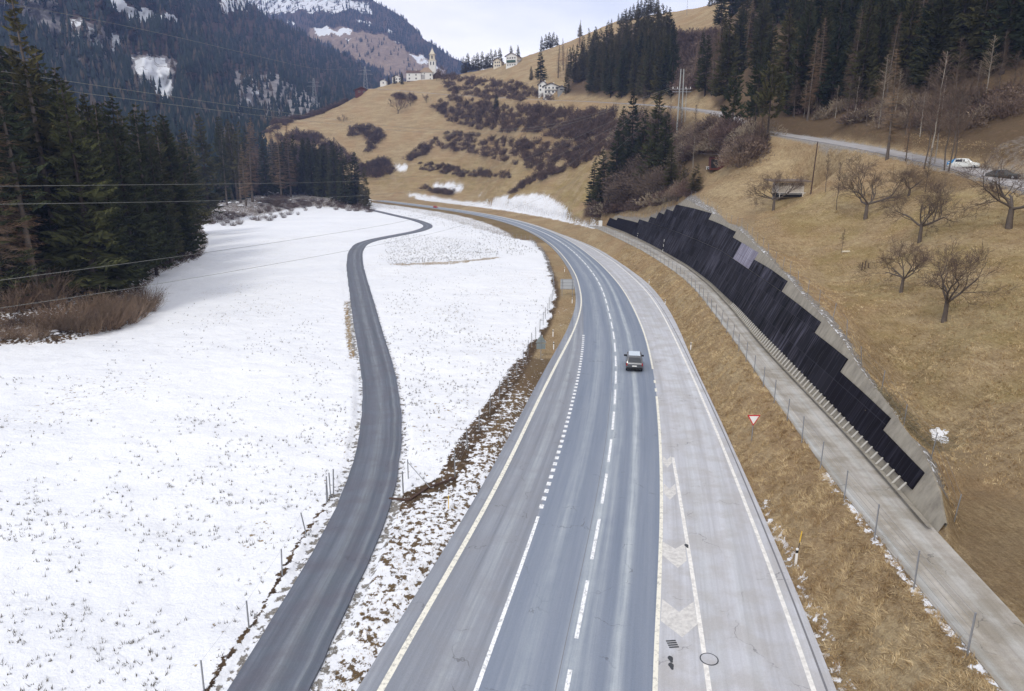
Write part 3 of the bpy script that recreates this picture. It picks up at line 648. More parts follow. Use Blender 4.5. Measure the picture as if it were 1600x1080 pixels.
s2 = mcover(g2, [(P(380,-10,520,-10,572,4,582,22,545,14,500,22,470,16,405,24,380,20), .62), (P(488,44,512,43,520,50,548,47,545,55,500,54), .95), (P(552,56,556,62,561,66,555,60), 1.), (P(600,48,612,46,606,54), .9), (P(615,62,626,66,620,68), .9), (P(555,32,578,34,582,40,560,38), .6), (P(636,82,655,88,690,108,684,110,650,96), .62), (P(450,34,462,36,458,40), .8), (P(540,58,552,62,545,66), .7)], .0)
t2 = mcover(g2, [(P(478,48,530,42,560,50,600,56,632,72,650,86,696,110,690,125,640,128,600,112,560,92,520,75,490,62), 1.0)], .0)
add_attr(me1, 'snow', np.vstack([s1[:1]*0, s1])[::-1]); add_attr(me1, 'rock', np.vstack([r1[:1]*0, r1])[::-1])
add_attr(me2, 'snow', np.vstack([s2[:1]*0, s2])[::-1]); add_attr(me2, 'rock', np.vstack([t2[:1]*0, t2])[::-1])
def mountain_material(name, base, base2, rock, rock2, sc):
    t = NT(name, .95, .1); n = t.noise(.02*sc, 6, .68); n2 = t.noise(.12*sc, 6, .7); st = t.noise(.05*sc, 5, .7, t.mapping((1, 1, .25)))
    c = t.mix(n, base, base2); c = t.mix(t.ramp(t.attr('rock'), .2, .8), c, t.mix(t.ramp(t.math('ADD', t.math('MULTIPLY', st, .6), t.math('MULTIPLY', n2, .4)), .35, .65), rock, rock2))
    nn = t.math('ADD', t.math('MULTIPLY', t.ramp(st, .3, .7), .6), t.math('MULTIPLY', t.ramp(n2, .3, .7), .4))
    f = t.math('MULTIPLY', t.ramp(t.math('SUBTRACT', t.attr('snow'), nn), -.04, .06), t.ramp(t.attr('snow'), .05, .2))
    t.bump(t.math('ADD', n, n2), .8, 6.0/sc)
    return t.color(t.mix(f, c, (.80, .82, .85)))
struct(mesh_obj('left_mountain', me1, mountain_material('mountain_slope', lin(52, 44, 44), lin(96, 80, 72), lin(98, 94, 96), lin(172, 168, 168), 1.0)))
struct(mesh_obj('far_mountain', me2, mountain_material('far_slope', lin(60, 56, 58), lin(104, 88, 80), lin(118, 100, 90), lin(164, 146, 130), .8)))
def forest_mass(name, g, n, h0, h1, clear, dens, seed, mats, label):
    r = np.random.default_rng(seed); X, Yp, WX, D, WZ = g; R_, C_ = X.shape
    i = r.uniform(0, R_-2, n*3); j = r.uniform(0, C_-2, n*3); a = i.astype(int); b = j.astype(int); fi = i-a; fj = j-b
    def ip(M): return (M[a, b]*(1-fj)+M[a, b+1]*fj)*(1-fi)+(M[a+1, b]*(1-fj)+M[a+1, b+1]*fj)*fi
    px, py, x, y, z = ip(X), ip(Yp), ip(WX), ip(D), ip(WZ); cl = ip(clear)
    keep = (r.random(len(px)) > cl) & (px > -140) & (px < 760) & (py > -60) & (r.random(len(px)) < dens(px, py)); k = np.where(keep)[0][:n]
    x, y, z = x[k], y[k], z[k]; m = len(k); h = r.uniform(h0, h1, m); rad = h*r.uniform(.15, .24, m)
    NS = 5; co = []; fa = []; mi = []
    layers = [(.05, 1.0, .55), (.38, .72, 1.0)]
    base = 0; allco = []; allf = []
    for (zb, rr, zt) in layers:
        ang = r.uniform(0, 6.28, (m, 1))+np.arange(NS)[None]*2*math.pi/NS; jr = r.uniform(.7, 1.25, (m, NS))
        ring = np.stack([x[:, None]+np.cos(ang)*rad[:, None]*rr*jr, y[:, None]+np.sin(ang)*rad[:, None]*rr*jr, np.broadcast_to((z+zb*h)[:, None], (m, NS))], -1)
        tip = np.stack([x+r.uniform(-.03, .03, m)*h, y, z+zt*h], -1)[:, None]
        v = np.concatenate([ring, tip], 1).reshape(-1, 3); o = base+np.arange(m)[:, None]*(NS+1)
        f = np.stack([o+np.arange(NS), o+(np.arange(NS)+1) % NS, np.broadcast_to(o+NS, (m, NS))], -1).reshape(-1, 3)
        allco.append(v); allf.append(f); base += len(v)
    co = np.concatenate(allco); f = np.concatenate(allf)
    me = bpy.data.meshes.new(name); me.vertices.add(len(co)); me.vertices.foreach_set('co', co.astype(np.float32).ravel())
    me.loops.add(f.size); me.loops.foreach_set('vertex_index', f.astype(np.int32).ravel()); me.polygons.add(len(f)); me.polygons.foreach_set('loop_start', (np.arange(len(f))*3).astype(np.int32))
    me.update(calc_edges=True)
    at = me.attributes.new('tone', 'FLOAT', 'FACE'); tone = r.random(m); at.data.foreach_set('value', np.concatenate([np.repeat(tone, NS), np.repeat(tone, NS)]).astype(np.float32))
    return tag(mesh_obj(name, me, mats), label, kind='stuff')
def massmat(name, a, b, c_):
    t = NT(name, 1.0, .05); f = t.attr('tone'); n = t.noise(.25, 3)
    c = t.mix(t.ramp(f, 0, .75), a, b); return t.color(t.mix(t.math('MULTIPLY', t.ramp(f, .80, .86), .8), t.mix(t.math('MULTIPLY', n, .6), c, a), c_))
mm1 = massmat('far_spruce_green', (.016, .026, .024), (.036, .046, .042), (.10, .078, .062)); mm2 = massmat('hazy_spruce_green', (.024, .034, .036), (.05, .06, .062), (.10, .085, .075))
forest_mass('mountain_forest', g1, 15000, 10, 17, np.clip(s1*1.5, 0, .97)*(s1 > .1)+r1*.96*(s1 < .1), lambda x, y: np.where(y < 230, 1, .4)*(.35+.65*(fbm(x/30, y/22, 3, 51) > .40)), 5, mm1, 'dense blue-green spruce forest covering the steep left mountain side')
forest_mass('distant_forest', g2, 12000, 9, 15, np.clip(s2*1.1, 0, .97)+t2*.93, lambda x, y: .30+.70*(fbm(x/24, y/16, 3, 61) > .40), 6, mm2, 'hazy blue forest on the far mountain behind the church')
# ================================================================ tree building
class TB:
    def __init__(s): s.v = []; s.f = []; s.n = 0
    def add(s, v, f):
        v = np.asarray(v, float).reshape(-1, 3); f = np.asarray(f, int)+s.n; s.v.append(v); s.f.append(f); s.n += len(v)
    def tube(s, p, r, k=5):               # p (m,3), r (m,)
        p = np.asarray(p, float); m = len(p); t = np.gradient(p, axis=0); t /= np.linalg.norm(t, axis=1)[:, None]+1e-9
        u = np.cross(t, [0.3, .2, .93]); u /= np.linalg.norm(u, axis=1)[:, None]+1e-9; w = np.cross(t, u)
        a = np.arange(k)*2*math.pi/k; r = np.asarray(r)[:, None, None]
        v = p[:, None]+r*(np.cos(a)[None, :, None]*u[:, None]+np.sin(a)[None, :, None]*w[:, None])
        i = np.arange(m-1)[:, None]*k; j = np.arange(k)[None]; f = np.stack([i+j, i+(j+1) % k, i+k+(j+1) % k, i+k+j], -1).reshape(-1, 4)
        tri = np.concatenate([f[:, [0, 1, 2]], f[:, [0, 2, 3]]]); s.add(v, tri)
    def segs(s, a, b, ra, rb):            # many thin 3-sided twigs at once
        a = np.asarray(a, float); b = np.asarray(b, float); t = b-a; t /= np.linalg.norm(t, axis=1)[:, None]+1e-9
        u = np.cross(t, [0.31, .22, .92]); u /= np.linalg.norm(u, axis=1)[:, None]+1e-9; w = np.cross(t, u); m = len(a)
        v = np.empty((m, 6, 3))
        for q in range(3):
            c_, s_ = math.cos(q*2.094), math.sin(q*2.094); d = c_*u+s_*w; v[:, q] = a+d*np.asarray(ra)[:, None]; v[:, 3+q] = b+d*np.asarray(rb)[:, None]
        o = np.arange(m)[:, None]*6; f = []
        for q in range(3):
            q2 = (q+1) % 3; f += [np.c_[o+q, o+q2, o+3+q2], np.c_[o+q, o+3+q2, o+3+q]]
        s.add(v, np.concatenate(f))
    def mesh(s, name):
        v = np.concatenate(s.v); f = np.concatenate(s.f); me = bpy.data.meshes.new(name)
        me.vertices.add(len(v)); me.vertices.foreach_set('co', v.astype(np.float32).ravel()); me.loops.add(f.size); me.loops.foreach_set('vertex_index', f.astype(np.int32).ravel())
        me.polygons.add(len(f)); me.polygons.foreach_set('loop_start', (np.arange(len(f))*3).astype(np.int32)); me.update(calc_edges=True); return me
def conifer(seed, H=20.0, R=3.1, z0=.10, thin=1.0, dens=1.0, ragged=.25, bare=False, pine=False):
    r = np.random.default_rng(seed); tr = TB(); cr = TB()
    lean = r.uniform(-.012, .012, 2)*H
    zz = np.linspace(-.6, H*.985, 9); tp = np.c_[lean[0]*(zz/H)**2*3, lean[1]*(zz/H)**2*3, zz]; tr.tube(tp, np.interp(zz, [-.6, 1, H], [.30, .25, .03])*H/20, 7)
    z = z0*H; segA = []; segB = []; ra = []; tri = []
    while z < H*.985:
        q = z/H; L0 = R*((1-q)**(.8 if not pine else .45))*np.interp(q, [z0, z0+.12], [.72, 1]); n = int(r.integers(5, 8)*dens) if q < .9 else 5
        if pine: L0 *= .6+.6*r.random()
        for k in range(n):
            az = r.uniform(0, 6.283); L = L0*r.uniform(1-ragged*1.6, 1+ragged)+.12; d = np.array([math.cos(az), math.sin(az), 0]); sd = np.array([-d[1], d[0], 0])
            dr = np.interp(q, [0, .5, 1], [-.42, -.22, .45])+r.uniform(-.12, .12)
            if pine: dr = r.uniform(-.05, .35)
            t = np.array([0, .35, .7, 1.0]); zo = dr*L*t+(-.10*L*np.sin(t*3.14))+(.16*L*t**3 if q < .8 else 0)
            base = np.array([np.interp(z, zz, tp[:, 0]), np.interp(z, zz, tp[:, 1]), z+r.uniform(-.2, .2)]); p = base+d*(L*t)[:, None]+np.array([0, 0, 1])*zo[:, None]
            segA += [p[0], p[1]]; segB += [p[1], p[3]]; ra += [.035, .02]
            m = 6 if L > 1.2 else 4
            for u_ in np.linspace(.22 if not pine else .5, 1.0, m):
                i = min(2, int(u_/.35)); w = (u_-t[i])/(t[i+1]-t[i]); c = p[i]*(1-w)+p[i+1]*w
                wl_ = (.42*L*(1.05-u_*.75)+.12)*r.uniform(.7, 1.25)
                for sg in (-1, 1):
                    e = c+sd*sg*wl_+d*wl_*.55+np.array([0, 0, -wl_*r.uniform(.12, .42)])
                    if bare: segA.append(c); segB.append(e); ra.append(.018)
                    else:
                        th = .20*wl_*thin+.05; c2 = c+d*th*1.3; mid_ = (c+e)*.5+np.array([0, 0, -th*r.uniform(.5, 1.5)])
                        tri += [(c, c2, e), (c, e, mid_)]
            if not bare:
                e = p[3]+d*.25; tri += [(p[1]+sd*.12, p[1]-sd*.12, e), (p[2], p[2]+np.array([0, 0, -.35*L**.5]), e)]
        z += H*(.024+.012*r.random())*(1.0 if not bare else .9)*(1.0 if not pine else 1.7)
    if z0 > .2:                            # dead lower branches on the bare stem
        for k in range(16):
            zb = r.uniform(.10, z0)*H; az = r.uniform(0, 6.28); L = r.uniform(.5, 2.2); a = np.array([0, 0, zb]); segA.append(a); segB.append(a+[math.cos(az)*L, math.sin(az)*L, -.2*L]); ra.append(.03)
    n = len(segA); (cr if bare else tr).segs(segA, segB, ra, np.array(ra)*.4)
    if tri:
        T = np.array(tri); cr.add(T.reshape(-1, 3), np.arange(len(T)*3).reshape(-1, 3))
    return tr.mesh('trunk'), cr.mesh('crown')
def broadleaf(seed, H=8.0, spread=.5, trunk=.25, r0=.22, n1=5, levels=5, up=.35, twig=.011, droop=0.0, kids=(3, 5), multi=1, crook=.35):
    r = np.random.default_rng(seed); tr = TB(); A = []; B = []; RA = []; RB = []
    def limb(p, d, L, rad, lev):
        k = 5 if lev <= 2 else 3; pts = [p]; dd = d.copy()
        for i in range(k):
            dd = dd+r.normal(0, crook*.35, 3)+np.array([0, 0, up*.25-droop*lev*.1]); dd /= np.linalg.norm(dd); pts.append(pts[-1]+dd*L/k)
        pts = np.array(pts); rr = np.linspace(rad, rad*.55, k+1)
        if lev <= 2: tr.tube(pts, rr, 6 if lev < 2 else 5)
        else:
            for i in range(k): A.append(pts[i]); B.append(pts[i+1]); RA.append(max(rr[i], twig)); RB.append(max(rr[i+1], twig*.8))
        if lev < levels:
            n = int(r.integers(kids[0], kids[1]+1))+(1 if lev >= 3 else 0)
            for j in range(n):
                q = r.uniform(.35, 1.0) if j else 1.0; i = min(k-1, int(q*k)); w = q*k-i; c = pts[i]*(1-w)+pts[i+1]*w
                ax = pts[i+1]-pts[i]; ax /= np.linalg.norm(ax); o = r.normal(0, 1, 3); o -= ax*(o@ax); o /= np.linalg.norm(o)
                nd = ax*r.uniform(.55, 1.0)+o*r.uniform(.45, 1.0)*(.7 if j == 0 else 1.0); nd /= np.linalg.norm(nd)
                limb(c, nd, L*r.uniform(.52, .80), rr[min(k, i+1)]*r.uniform(.5, .75), lev+1)
    for q in range(multi):
        b = np.array([r.uniform(-.3, .3), r.uniform(-.3, .3), 0])*(multi > 1); th = trunk*H; zt = np.linspace(-.4, th, 6); off = np.cumsum(r.normal(0, .05*crook, (6, 2)), 0)*H*.12
        tl = np.c_[b[0]+off[:, 0]-off[0, 0], b[1]+off[:, 1]-off[0, 1], zt]; tr.tube(tl, np.linspace(r0*1.25, r0*.85, 6), 8)
        for j in range(n1):
            az = j*6.283/n1+r.uniform(-.5, .5); el = r.uniform(.25, .9) if j else 1.3; s_ = spread*2
            d = np.array([math.cos(az)*s_*math.cos(el), math.sin(az)*s_*math.cos(el), math.sin(el)]); d /= np.linalg.norm(d)
            limb(tl[-1]-np.array([0, 0, r.uniform(0, .12)*th]), d, (H-th)*r.uniform(.42, .62), r0*r.uniform(.42, .7), 1)
    cr = TB(); cr.segs(A, B, RA, RB); return tr.mesh('trunk'), cr.mesh('crown')
def upright(seed, H=12.0, r0=.075, n=90, L=2.2):      # slender birch or young larch, bare
    r = np.random.default_rng(seed); tr = TB(); A = []; B = []; R_ = []
    zz = np.linspace(-.4, H, 10); off = np.cumsum(r.normal(0, .06, (10, 2)), 0); tp = np.c_[off-off[0], zz]; tr.tube(tp, np.interp(zz, [0, H], [r0, .015]), 6)
    for k in range(n):
        z = H*(.25+.74*r.random()**.8); p = np.array([np.interp(z, zz, tp[:, 0]), np.interp(z, zz, tp[:, 1]), z]); az = r.uniform(0, 6.28); l = L*(1.1-z/H)*r.uniform(.5, 1.2)+.2
        d = np.array([math.cos(az)*.7, math.sin(az)*.7, r.uniform(.4, 1.1)]); d /= np.linalg.norm(d); q = p+d*l*.6; e = q+(d+[0, 0, .25])*l*.5
        A += [p, q]; B += [q, e]; R_ += [.022, .014]
        for _ in range(7):
            t = r.uniform(.2, 1); c = p+(q-p)*t if r.random() < .5 else q+(e-q)*t; o = c+(d+r.normal(0, .6, 3))*l*.28; A.append(c); B.append(o); R_.append(.010)
    cr = TB(); cr.segs(A, B, R_, np.array(R_)*.6); return tr.mesh('trunk'), cr.mesh('crown')
def shrub(seed, R=2.7, H=3.4, n=420, leaf=.34):       # twiggy dome
    r = np.random.default_rng(seed); b = TB(); u = r.random(n); az = r.uniform(0, 6.283, n); el = np.arcsin(r.random(n)**.8); q = .35+.65*r.random(n)**.5
    lump = 1+.22*np.sin(az*3+seed)+.15*np.sin(az*5+2*seed); c = np.stack([np.cos(az)*np.cos(el)*R*q*lump, np.sin(az)*np.cos(el)*R*q*lump, np.sin(el)*H*q*(.85+.3*np.sin(az*2+seed))], -1)
    d = c/np.array([R, R, H])+np.array([0, 0, .5])+r.normal(0, .35, (n, 3)); d /= np.linalg.norm(d, axis=1)[:, None]; o = r.normal(0, 1, (n, 3)); o -= d*(o*d).sum(1)[:, None]; o /= np.linalg.norm(o, axis=1)[:, None]
    s = leaf*r.uniform(.6, 1.4, n)[:, None]; T = np.stack([c-d*s*.7-o*s*.28, c-d*s*.7+o*s*.28, c+d*s], 1); b.add(T.reshape(-1, 3), np.arange(n*3).reshape(-1, 3))
    m = 26; a2 = r.uniform(0, 6.28, m); e = np.stack([np.cos(a2)*R*.6, np.sin(a2)*R*.6, H*r.uniform(.5, 1.0, m)], -1); b.segs(np.zeros((m, 3))+[0, 0, -.3], e, np.full(m, .06), np.full(m, .02))
    return b.mesh('shrub')
def thicket(seed, R=1.7, H=2.9, n=120):               # fine upright stems, for shrubs seen close
    r = np.random.default_rng(seed); b = TB(); az = r.uniform(0, 6.283, n); q = np.sqrt(r.random(n)); bx = np.stack([np.cos(az)*R*.45*q, np.sin(az)*R*.45*q, np.zeros(n)-.1], -1)
    h = H*(1-.35*q**2)*r.uniform(.5, 1.1, n); e = bx+np.stack([np.cos(az)*R*.75*q, np.sin(az)*R*.75*q, h], -1)+r.normal(0, .15, (n, 3)); m_ = bx*.5+e*.5+r.normal(0, .12, (n, 3))
    b.segs(bx, m_, np.full(n, .022), np.full(n, .014)); b.segs(m_, e, np.full(n, .014), np.full(n, .008))
    for _ in range(3):
        t = r.uniform(0, 1, n)[:, None]; c = m_*(1-t)+e*t; b.segs(c, c+(e-m_)*.35+r.normal(0, .2, (n, 3)), np.full(n, .010), np.full(n, .006))
    return b.mesh('thicket')
def fol(name, cols, tip=None):
    t = NT(name, 1.0, .05); rr = t.rand(); ramp = t.n.new('ShaderNodeValToRGB'); ramp.color_ramp.interpolation = 'LINEAR'
    e = ramp.color_ramp.elements; e[0].color = tuple(cols[0])+(1,); e[0].position = 0; e[1].color = tuple(cols[-1])+(1,); e[1].position = 1
    for i, c in enumerate(cols[1:-1]): x = e.new((i+1)/(len(cols)-1)); x.color = tuple(c)+(1,)
    t.l.new(rr, ramp.inputs[0]); n = t.noise(1.1, 3); n2 = t.noise(.25, 3); c = t.mix(t.ramp(n, .3, .7), ramp.outputs[0], t.mix(1.0, ramp.outputs[0], (1.7, 1.6, 1.4), 'MULTIPLY'))
    return t.color(t.mix(t.ramp(n2, .4, .65), c, t.mix(1.0, c, (.62, .66, .7), 'MULTIPLY')))
m_spr = fol('spruce_needles', [(.038, .048, .024), (.062, .066, .030), (.032, .042, .026), (.085, .078, .036), (.048, .056, .030)])
m_spr2 = fol('mixed_needles', [(.062, .072, .038), (.12, .10, .052), (.050, .060, .038), (.16, .12, .07), (.08, .086, .046), (.056, .066, .038)])
m_lar = fol('larch_twigs', [(.15, .10, .07), (.20, .145, .10), (.13, .095, .075)])
m_twg = fol('brown_twigs', [(.10, .075, .065), (.13, .10, .085), (.09, .07, .06)])
m_pur = fol('purple_brown_twigs', [(.12, .082, .076), (.18, .14, .115), (.085, .06, .058), (.27, .23, .18), (.13, .092, .086), (.10, .075, .068)])
m_red = fol('russet_twigs', [(.17, .125, .095), (.25, .19, .15), (.13, .10, .08), (.20, .14, .105)])
m_bark = plain('grey_bark', (.12, .10, .085), .95, .45, 3.0, .1); m_bark2 = plain('dark_bark', (.055, .044, .036), .95, .4, 4.0, .1); m_birch = plain('pale_bark', (.34, .31, .27), .9, .3, 2.5, .1)
SPR = [conifer(10+i, 20, 2.75+.25*i, .06+.03*(i % 3), ragged=.22+.03*i) for i in range(5)]
SPRT = [conifer(30+i, 20, 2.3+.2*i, .30+.05*i, ragged=.35) for i in range(4)]
LAR = [conifer(50+i, 20, 2.3, .18, dens=1.3, bare=True) for i in range(3)]
PIN = [conifer(60+i, 20, 4.2, .30, dens=1.2, pine=True, thin=1.6) for i in range(2)]
UPR = [upright(70+i) for i in range(3)]
SHR = [shrub(80+i) for i in range(6)]; SHF = [shrub(180+i, n=2600, leaf=.15) for i in range(4)]
THI = [thicket(90+i) for i in range(3)]
def place_tree(proto, p, H, base_H, mats, name, label, cat, group, wid=1.0, rz=None, lean=(0, 0)):
    e = empty(name, (p[0], p[1], p[2]), label, cat, group, rng.uniform(0, 6.28) if rz is None else rz)
    s = H/base_H; e.scale = (s*wid, s*wid, s); e.rotation_euler[0] = lean[0]; e.rotation_euler[1] = lean[1]
    mesh_obj('trunk', proto[0], mats[0], e); mesh_obj('crown', proto[1], mats[1], e); return e
def sample_poly(poly, n, sx=1, mind=0):
    xs = [q[0] for q in poly]; ys = [q[1] for q in poly]; out = []; tries = 0
    while len(out) < n and tries < n*60:
        tries += 1; x, y = rng.uniform(min(xs), max(xs)), rng.uniform(min(ys), max(ys))
        if inpoly(np.array([x]), np.array([y]), poly)[0] and all(abs(x-a)/sx+abs(y-b) > mind for a, b in out): out.append((x, y))
    return out
conif = []                               # (height px, pos, H, kind, label, group, width)
def want(px, py, top=None, H=None, kind='spr', label='', group='', wid=1.0, q=None, Y=None):
    p = PY(px, py, Y) if Y else hitg(px, py); p = np.array([p[0], p[1], float(gz(p[0], p[1]))]) if not Y else p
    s = pxm(p); H = H if H is not None else max(3.0, (py-top)/s/(.985)); conif.append((H*s, p, H, kind, label, group, wid, px, py))
g_left = 'spruces of the left-hand forest'; l_left = 'tall dark spruce standing inside the dense forest left of the snow field'
sil = P(-160,60,0,66,30,58,60,85,90,112,120,120,150,148,180,165,210,172,235,176,260,188,290,196,330,178,380,195,440,208,480,214,520,226,545,240,562,266,578,292)
sx_, sy_ = [a for a, b in sil], [b for a, b in sil]
edge = P(-160,505,0,500,60,478,100,462,160,468,215,450,245,425,300,398,318,372,330,330,400,312,480,304,540,314,575,324)
ex_, ey_ = [a for a, b in edge], [b for a, b in edge]
for k in range(205):
    x = rng.uniform(-150, 574); u = rng.random(); y = np.interp(x, ex_, ey_); y = y-u*min(150, y-302)*(.9 if x < 330 else .9)
    if 330 < x < 470 and rng.random() < .30: continue
    if y > 425 and rng.random() < .35: continue
    top = np.interp(x, sx_, sy_)+abs(rng.normal(0, 30))*(1 if x < 330 else .45); want(x, y, top, kind='sprt' if (u < .35 and rng.random() < .55) else 'spr', label=l_left, group=g_left, wid=rng.uniform(.85, 1.15))
for (x, y, tp, kd, wd) in [(285,398,188,'spr',1.15),(215,452,205,'spr',1.1),(150,470,150,'spr',1.1),(168,462,200,'spr',1.1),(262,408,215,'spr',1.1),(245,430,240,'spr',1.0),(300,392,225,'spr',1.1),(570,322,262,'spr',1.3),(556,320,240,'spr',1.2),(540,318,232,'spr',1.2),(525,314,222,'spr',1.2),(575,328,290,'spr',1.3),(508,308,228,'spr',1.2),(490,306,218,'spr',1.1),(240,395,170,'sprt',1),(60,470,100,'sprt',1.1),(130,440,125,'sprt',1.1),(200,430,160,'spr',1.1),(100,430,95,'spr',1.1)]:
    want(x, y, tp, kind=kd, label=l_left, group=g_left, wid=wd)
want(97, 440, 24, kind='sprt', label='tallest spruce of the left-hand forest, its bare grey trunk standing out in front', group=None, wid=1.0)
g_mid = 'spruces of the stand below the ridge'; l_mid = 'dark green spruce in the close stand above the mountain road, right of the houses'
for x, y in sample_poly(P(884,148,930,152,1000,156,1052,158,1052,96,1044,66,1000,62,950,78,906,102,886,122), 115, 1, 5.2): want(x, y, H=rng.uniform(21, 29), kind='spr', label=l_mid, group=g_mid, wid=rng.uniform(.95, 1.25))
g_right = 'spruces of the right-hand mountain forest'; l_right = 'dark spruce in the big forest climbing the slope at the upper right'
for x, y in sample_poly(P(1078,150,1130,168,1200,182,1340,172,1420,150,1520,128,1640,112,1700,60,1700,-60,1300,-60,1150,-10,1120,30,1095,110), 165, 1.2, 12): want(x, y, H=rng.uniform(21, 30), kind='spr2' if rng.random() < .9 else 'lar', label=l_right if True else '', group=g_right, wid=rng.uniform(1.0, 1.35))
for x, y in sample_poly(P(1700,60,1700,-60,1300,-60,1150,-10,1300,-140,1700,-200), 26, 1.2, 14): want(x, y, H=rng.uniform(22, 30), kind='spr2', label=l_right, group=g_right, wid=1.2)
g_cl = 'conifers of the clump behind the black wall'; l_cl = 'dark conifer in the clump just behind the far end of the black wall'
for (x, y, tp, wd) in [(985,296,148,1.1),(1023,300,152,1.15),(962,312,196,1.25),(926,322,248,1.5),(1008,312,214,1.4),(1047,306,228,1.3),(1085,302,256,1.9),(1066,306,262,1.7),(944,322,236,1.5),(1000,290,175,1.2),(972,290,172,1.1),(1035,296,180,1.2),(1050,300,250,1.5)]:
    want(x, y, tp, kind='spr', label=l_cl, group=g_cl, wid=wd)
g_rd = 'pines beside the road bend'
for i, (x, y, tp, wd) in enumerate([(1143,214,108,1.0),(1178,214,98,1.0),(1198,222,86,.9)]): want(x, y, tp, kind='pin', label='spreading dark pine with a bare lower stem beside the bend of the mountain road', group=g_rd, wid=wd)
g_rg = 'small conifers along the village ridge'; l_rg = 'small conifer on the skyline of the ridge left of the white ridge-top house'
for (x, y, tp) in [(724,113,88),(731,112,84),(738,111,90),(746,109,82),(754,107,80),(760,106,85),(768,104,76),(774,103,78),(781,102,76),(728,112,92),(742,110,86),(763,105,82)]: want(x, y, tp, kind='spr', label=l_rg, group=g_rg, wid=1.5)
for (x, y, tp, lb) in [(799,92,69,'small conifer just behind the roof of the white ridge-top house, left one'),(810,90,70,'small conifer just behind the roof of the white ridge-top house, right one'),(906,56,37,'lone conifer standing by itself on the bare grassy ridge against the sky'),(845,128,81,'dark pointed spruce just behind the lower white house'),(830,125,104,'low dark spruce left of the lower white house'),(775,178,148,'single dark spruce in the middle of the purple-brown shrubs below the houses'),(608,131,118,'dark conifer between the small white buildings left of the church'),(616,131,117,'narrow dark conifer left of the church, second from the left'),(628,132,113,'largest dark conifer directly left of the church house'),(902,74,68,'tiny dark spruce at the left end of the slope stand')]:
    want(x, y, tp, kind='spr', label=lb, group=None, wid=1.5)
for (x, y, tp) in [(847,72,50),(853,71,48),(858,70,46),(864,69,46),(870,68,52)]: want(x, y, tp, kind='spr', label='conifer in the small cluster on the open ridge above the houses', group='cluster of conifers on the open ridge', wid=1.5)
for (x, y, tp) in [(948,46,36),(955,43,30),(966,38,22),(972,37,20),(978,34,14),(984,33,12),(990,31,8),(996,29,2),(1002,27,0),(1008,25,-3),(1014,24,-6),(1020,23,-4),(1026,22,-2),(1110,10,-20),(1118,8,-16),(1126,6,-22),(1133,5,-30)]: want(x, y, tp, kind='spr', label='dark conifer in the row along the top of the grassy skyline ridge', group='conifers along the skyline ridge', wid=1.35)
for (x, y) in [(1240,182),(1262,188),(1276,175),(1100,142),(1112,150),(1090,128),(1225,120),(1330,140),(1385,150)]: want(x, y, H=rng.uniform(16, 24), kind='lar', label='bare brown larch among the spruces of the upper right forest', group='bare larches of the right-hand forest', wid=1.1)
for (x, y, tp) in [(395,316,196),(440,310,206),(455,308,200),(405,305,190),(430,302,205),(385,322,230),(22,470,70),(8,480,120),(-20,470,80),(35,440,150)]: want(x, y, tp, kind='lar', label='bare reddish-brown larch with a pale trunk in the left-hand forest', group='bare larches of the left-hand forest', wid=1.2)
for (x, y) in [(905,75),(935,110),(970,95),(985,110),(1012,105),(950,95),(872,122),(884,128),(880,110)]: want(x, y, H=rng.uniform(20, 25), kind='lar', label='bare brown larch in the slope stand above the mountain road', group='bare larches of the slope stand', wid=1.1)
KIND = {'spr': (SPR, m_spr, m_bark2, 'spruce_tree', 'spruce tree'), 'sprt': (SPRT, m_spr, m_bark, 'spruce_tree', 'spruce tree'), 'spr2': (SPR, m_spr2, m_bark2, 'spruce_tree', 'spruce tree'), 'lar': (LAR, m_lar, m_bark, 'larch_tree', 'larch tree'), 'pin': (PIN, m_spr, m_bark2, 'pine_tree', 'pine tree')}
vis = [c for c in conif]
vis.sort(key=lambda c: -c[0])
nsp = 0; rest = []
for c in vis:
    protos, mf, mb, nm, cat = KIND[c[3]]
    if nm == 'spruce_tree':
        inb = -40 < c[7] < 1640 and c[8] > -20
        if nsp >= 296 and c[5] is not None or not inb: rest.append(c); continue
        nsp += 1
    place_tree(protos[int(rng.integers(len(protos)))], c[1]-np.array([0, 0, .2]), c[2], 20.0, (mb, mf), nm, c[4], cat, c[5], c[6], lean=(rng.normal(0, .012), rng.normal(0, .012)))
def merge_instances(name, items, mat, label):         # what is past 300 of a kind, as one mass
    vs_, fs_ = [], []; n = 0
    for me, p, s, w, a in items:
        k = len(me.vertices); v = np.empty(k*3, np.float32); me.vertices.foreach_get('co', v); v = v.reshape(-1, 3)*[s*w, s*w, s]; c, s_ = math.cos(a), math.sin(a)
        v = np.stack([v[:, 0]*c-v[:, 1]*s_, v[:, 0]*s_+v[:, 1]*c, v[:, 2]], -1)+p; f = np.empty(len(me.loops), np.int32); me.loops.foreach_get('vertex_index', f)
        vs_.append(v); fs_.append(f.reshape(-1, 3)+n); n += k
    b = TB(); b.add(np.concatenate(vs_), np.concatenate(fs_)); return tag(mesh_obj(name, b.mesh(name), mat), label, kind='stuff')
if rest: merge_instances('further_spruces', [(SPR[i % 5][1], c[1], c[2]/20, c[6], rng.uniform(0, 6)) for i, c in enumerate(rest)], m_spr2, 'further dark spruces of the right-hand forest merging into one mass')
print('conifers', len(conif), nsp, len(rest))
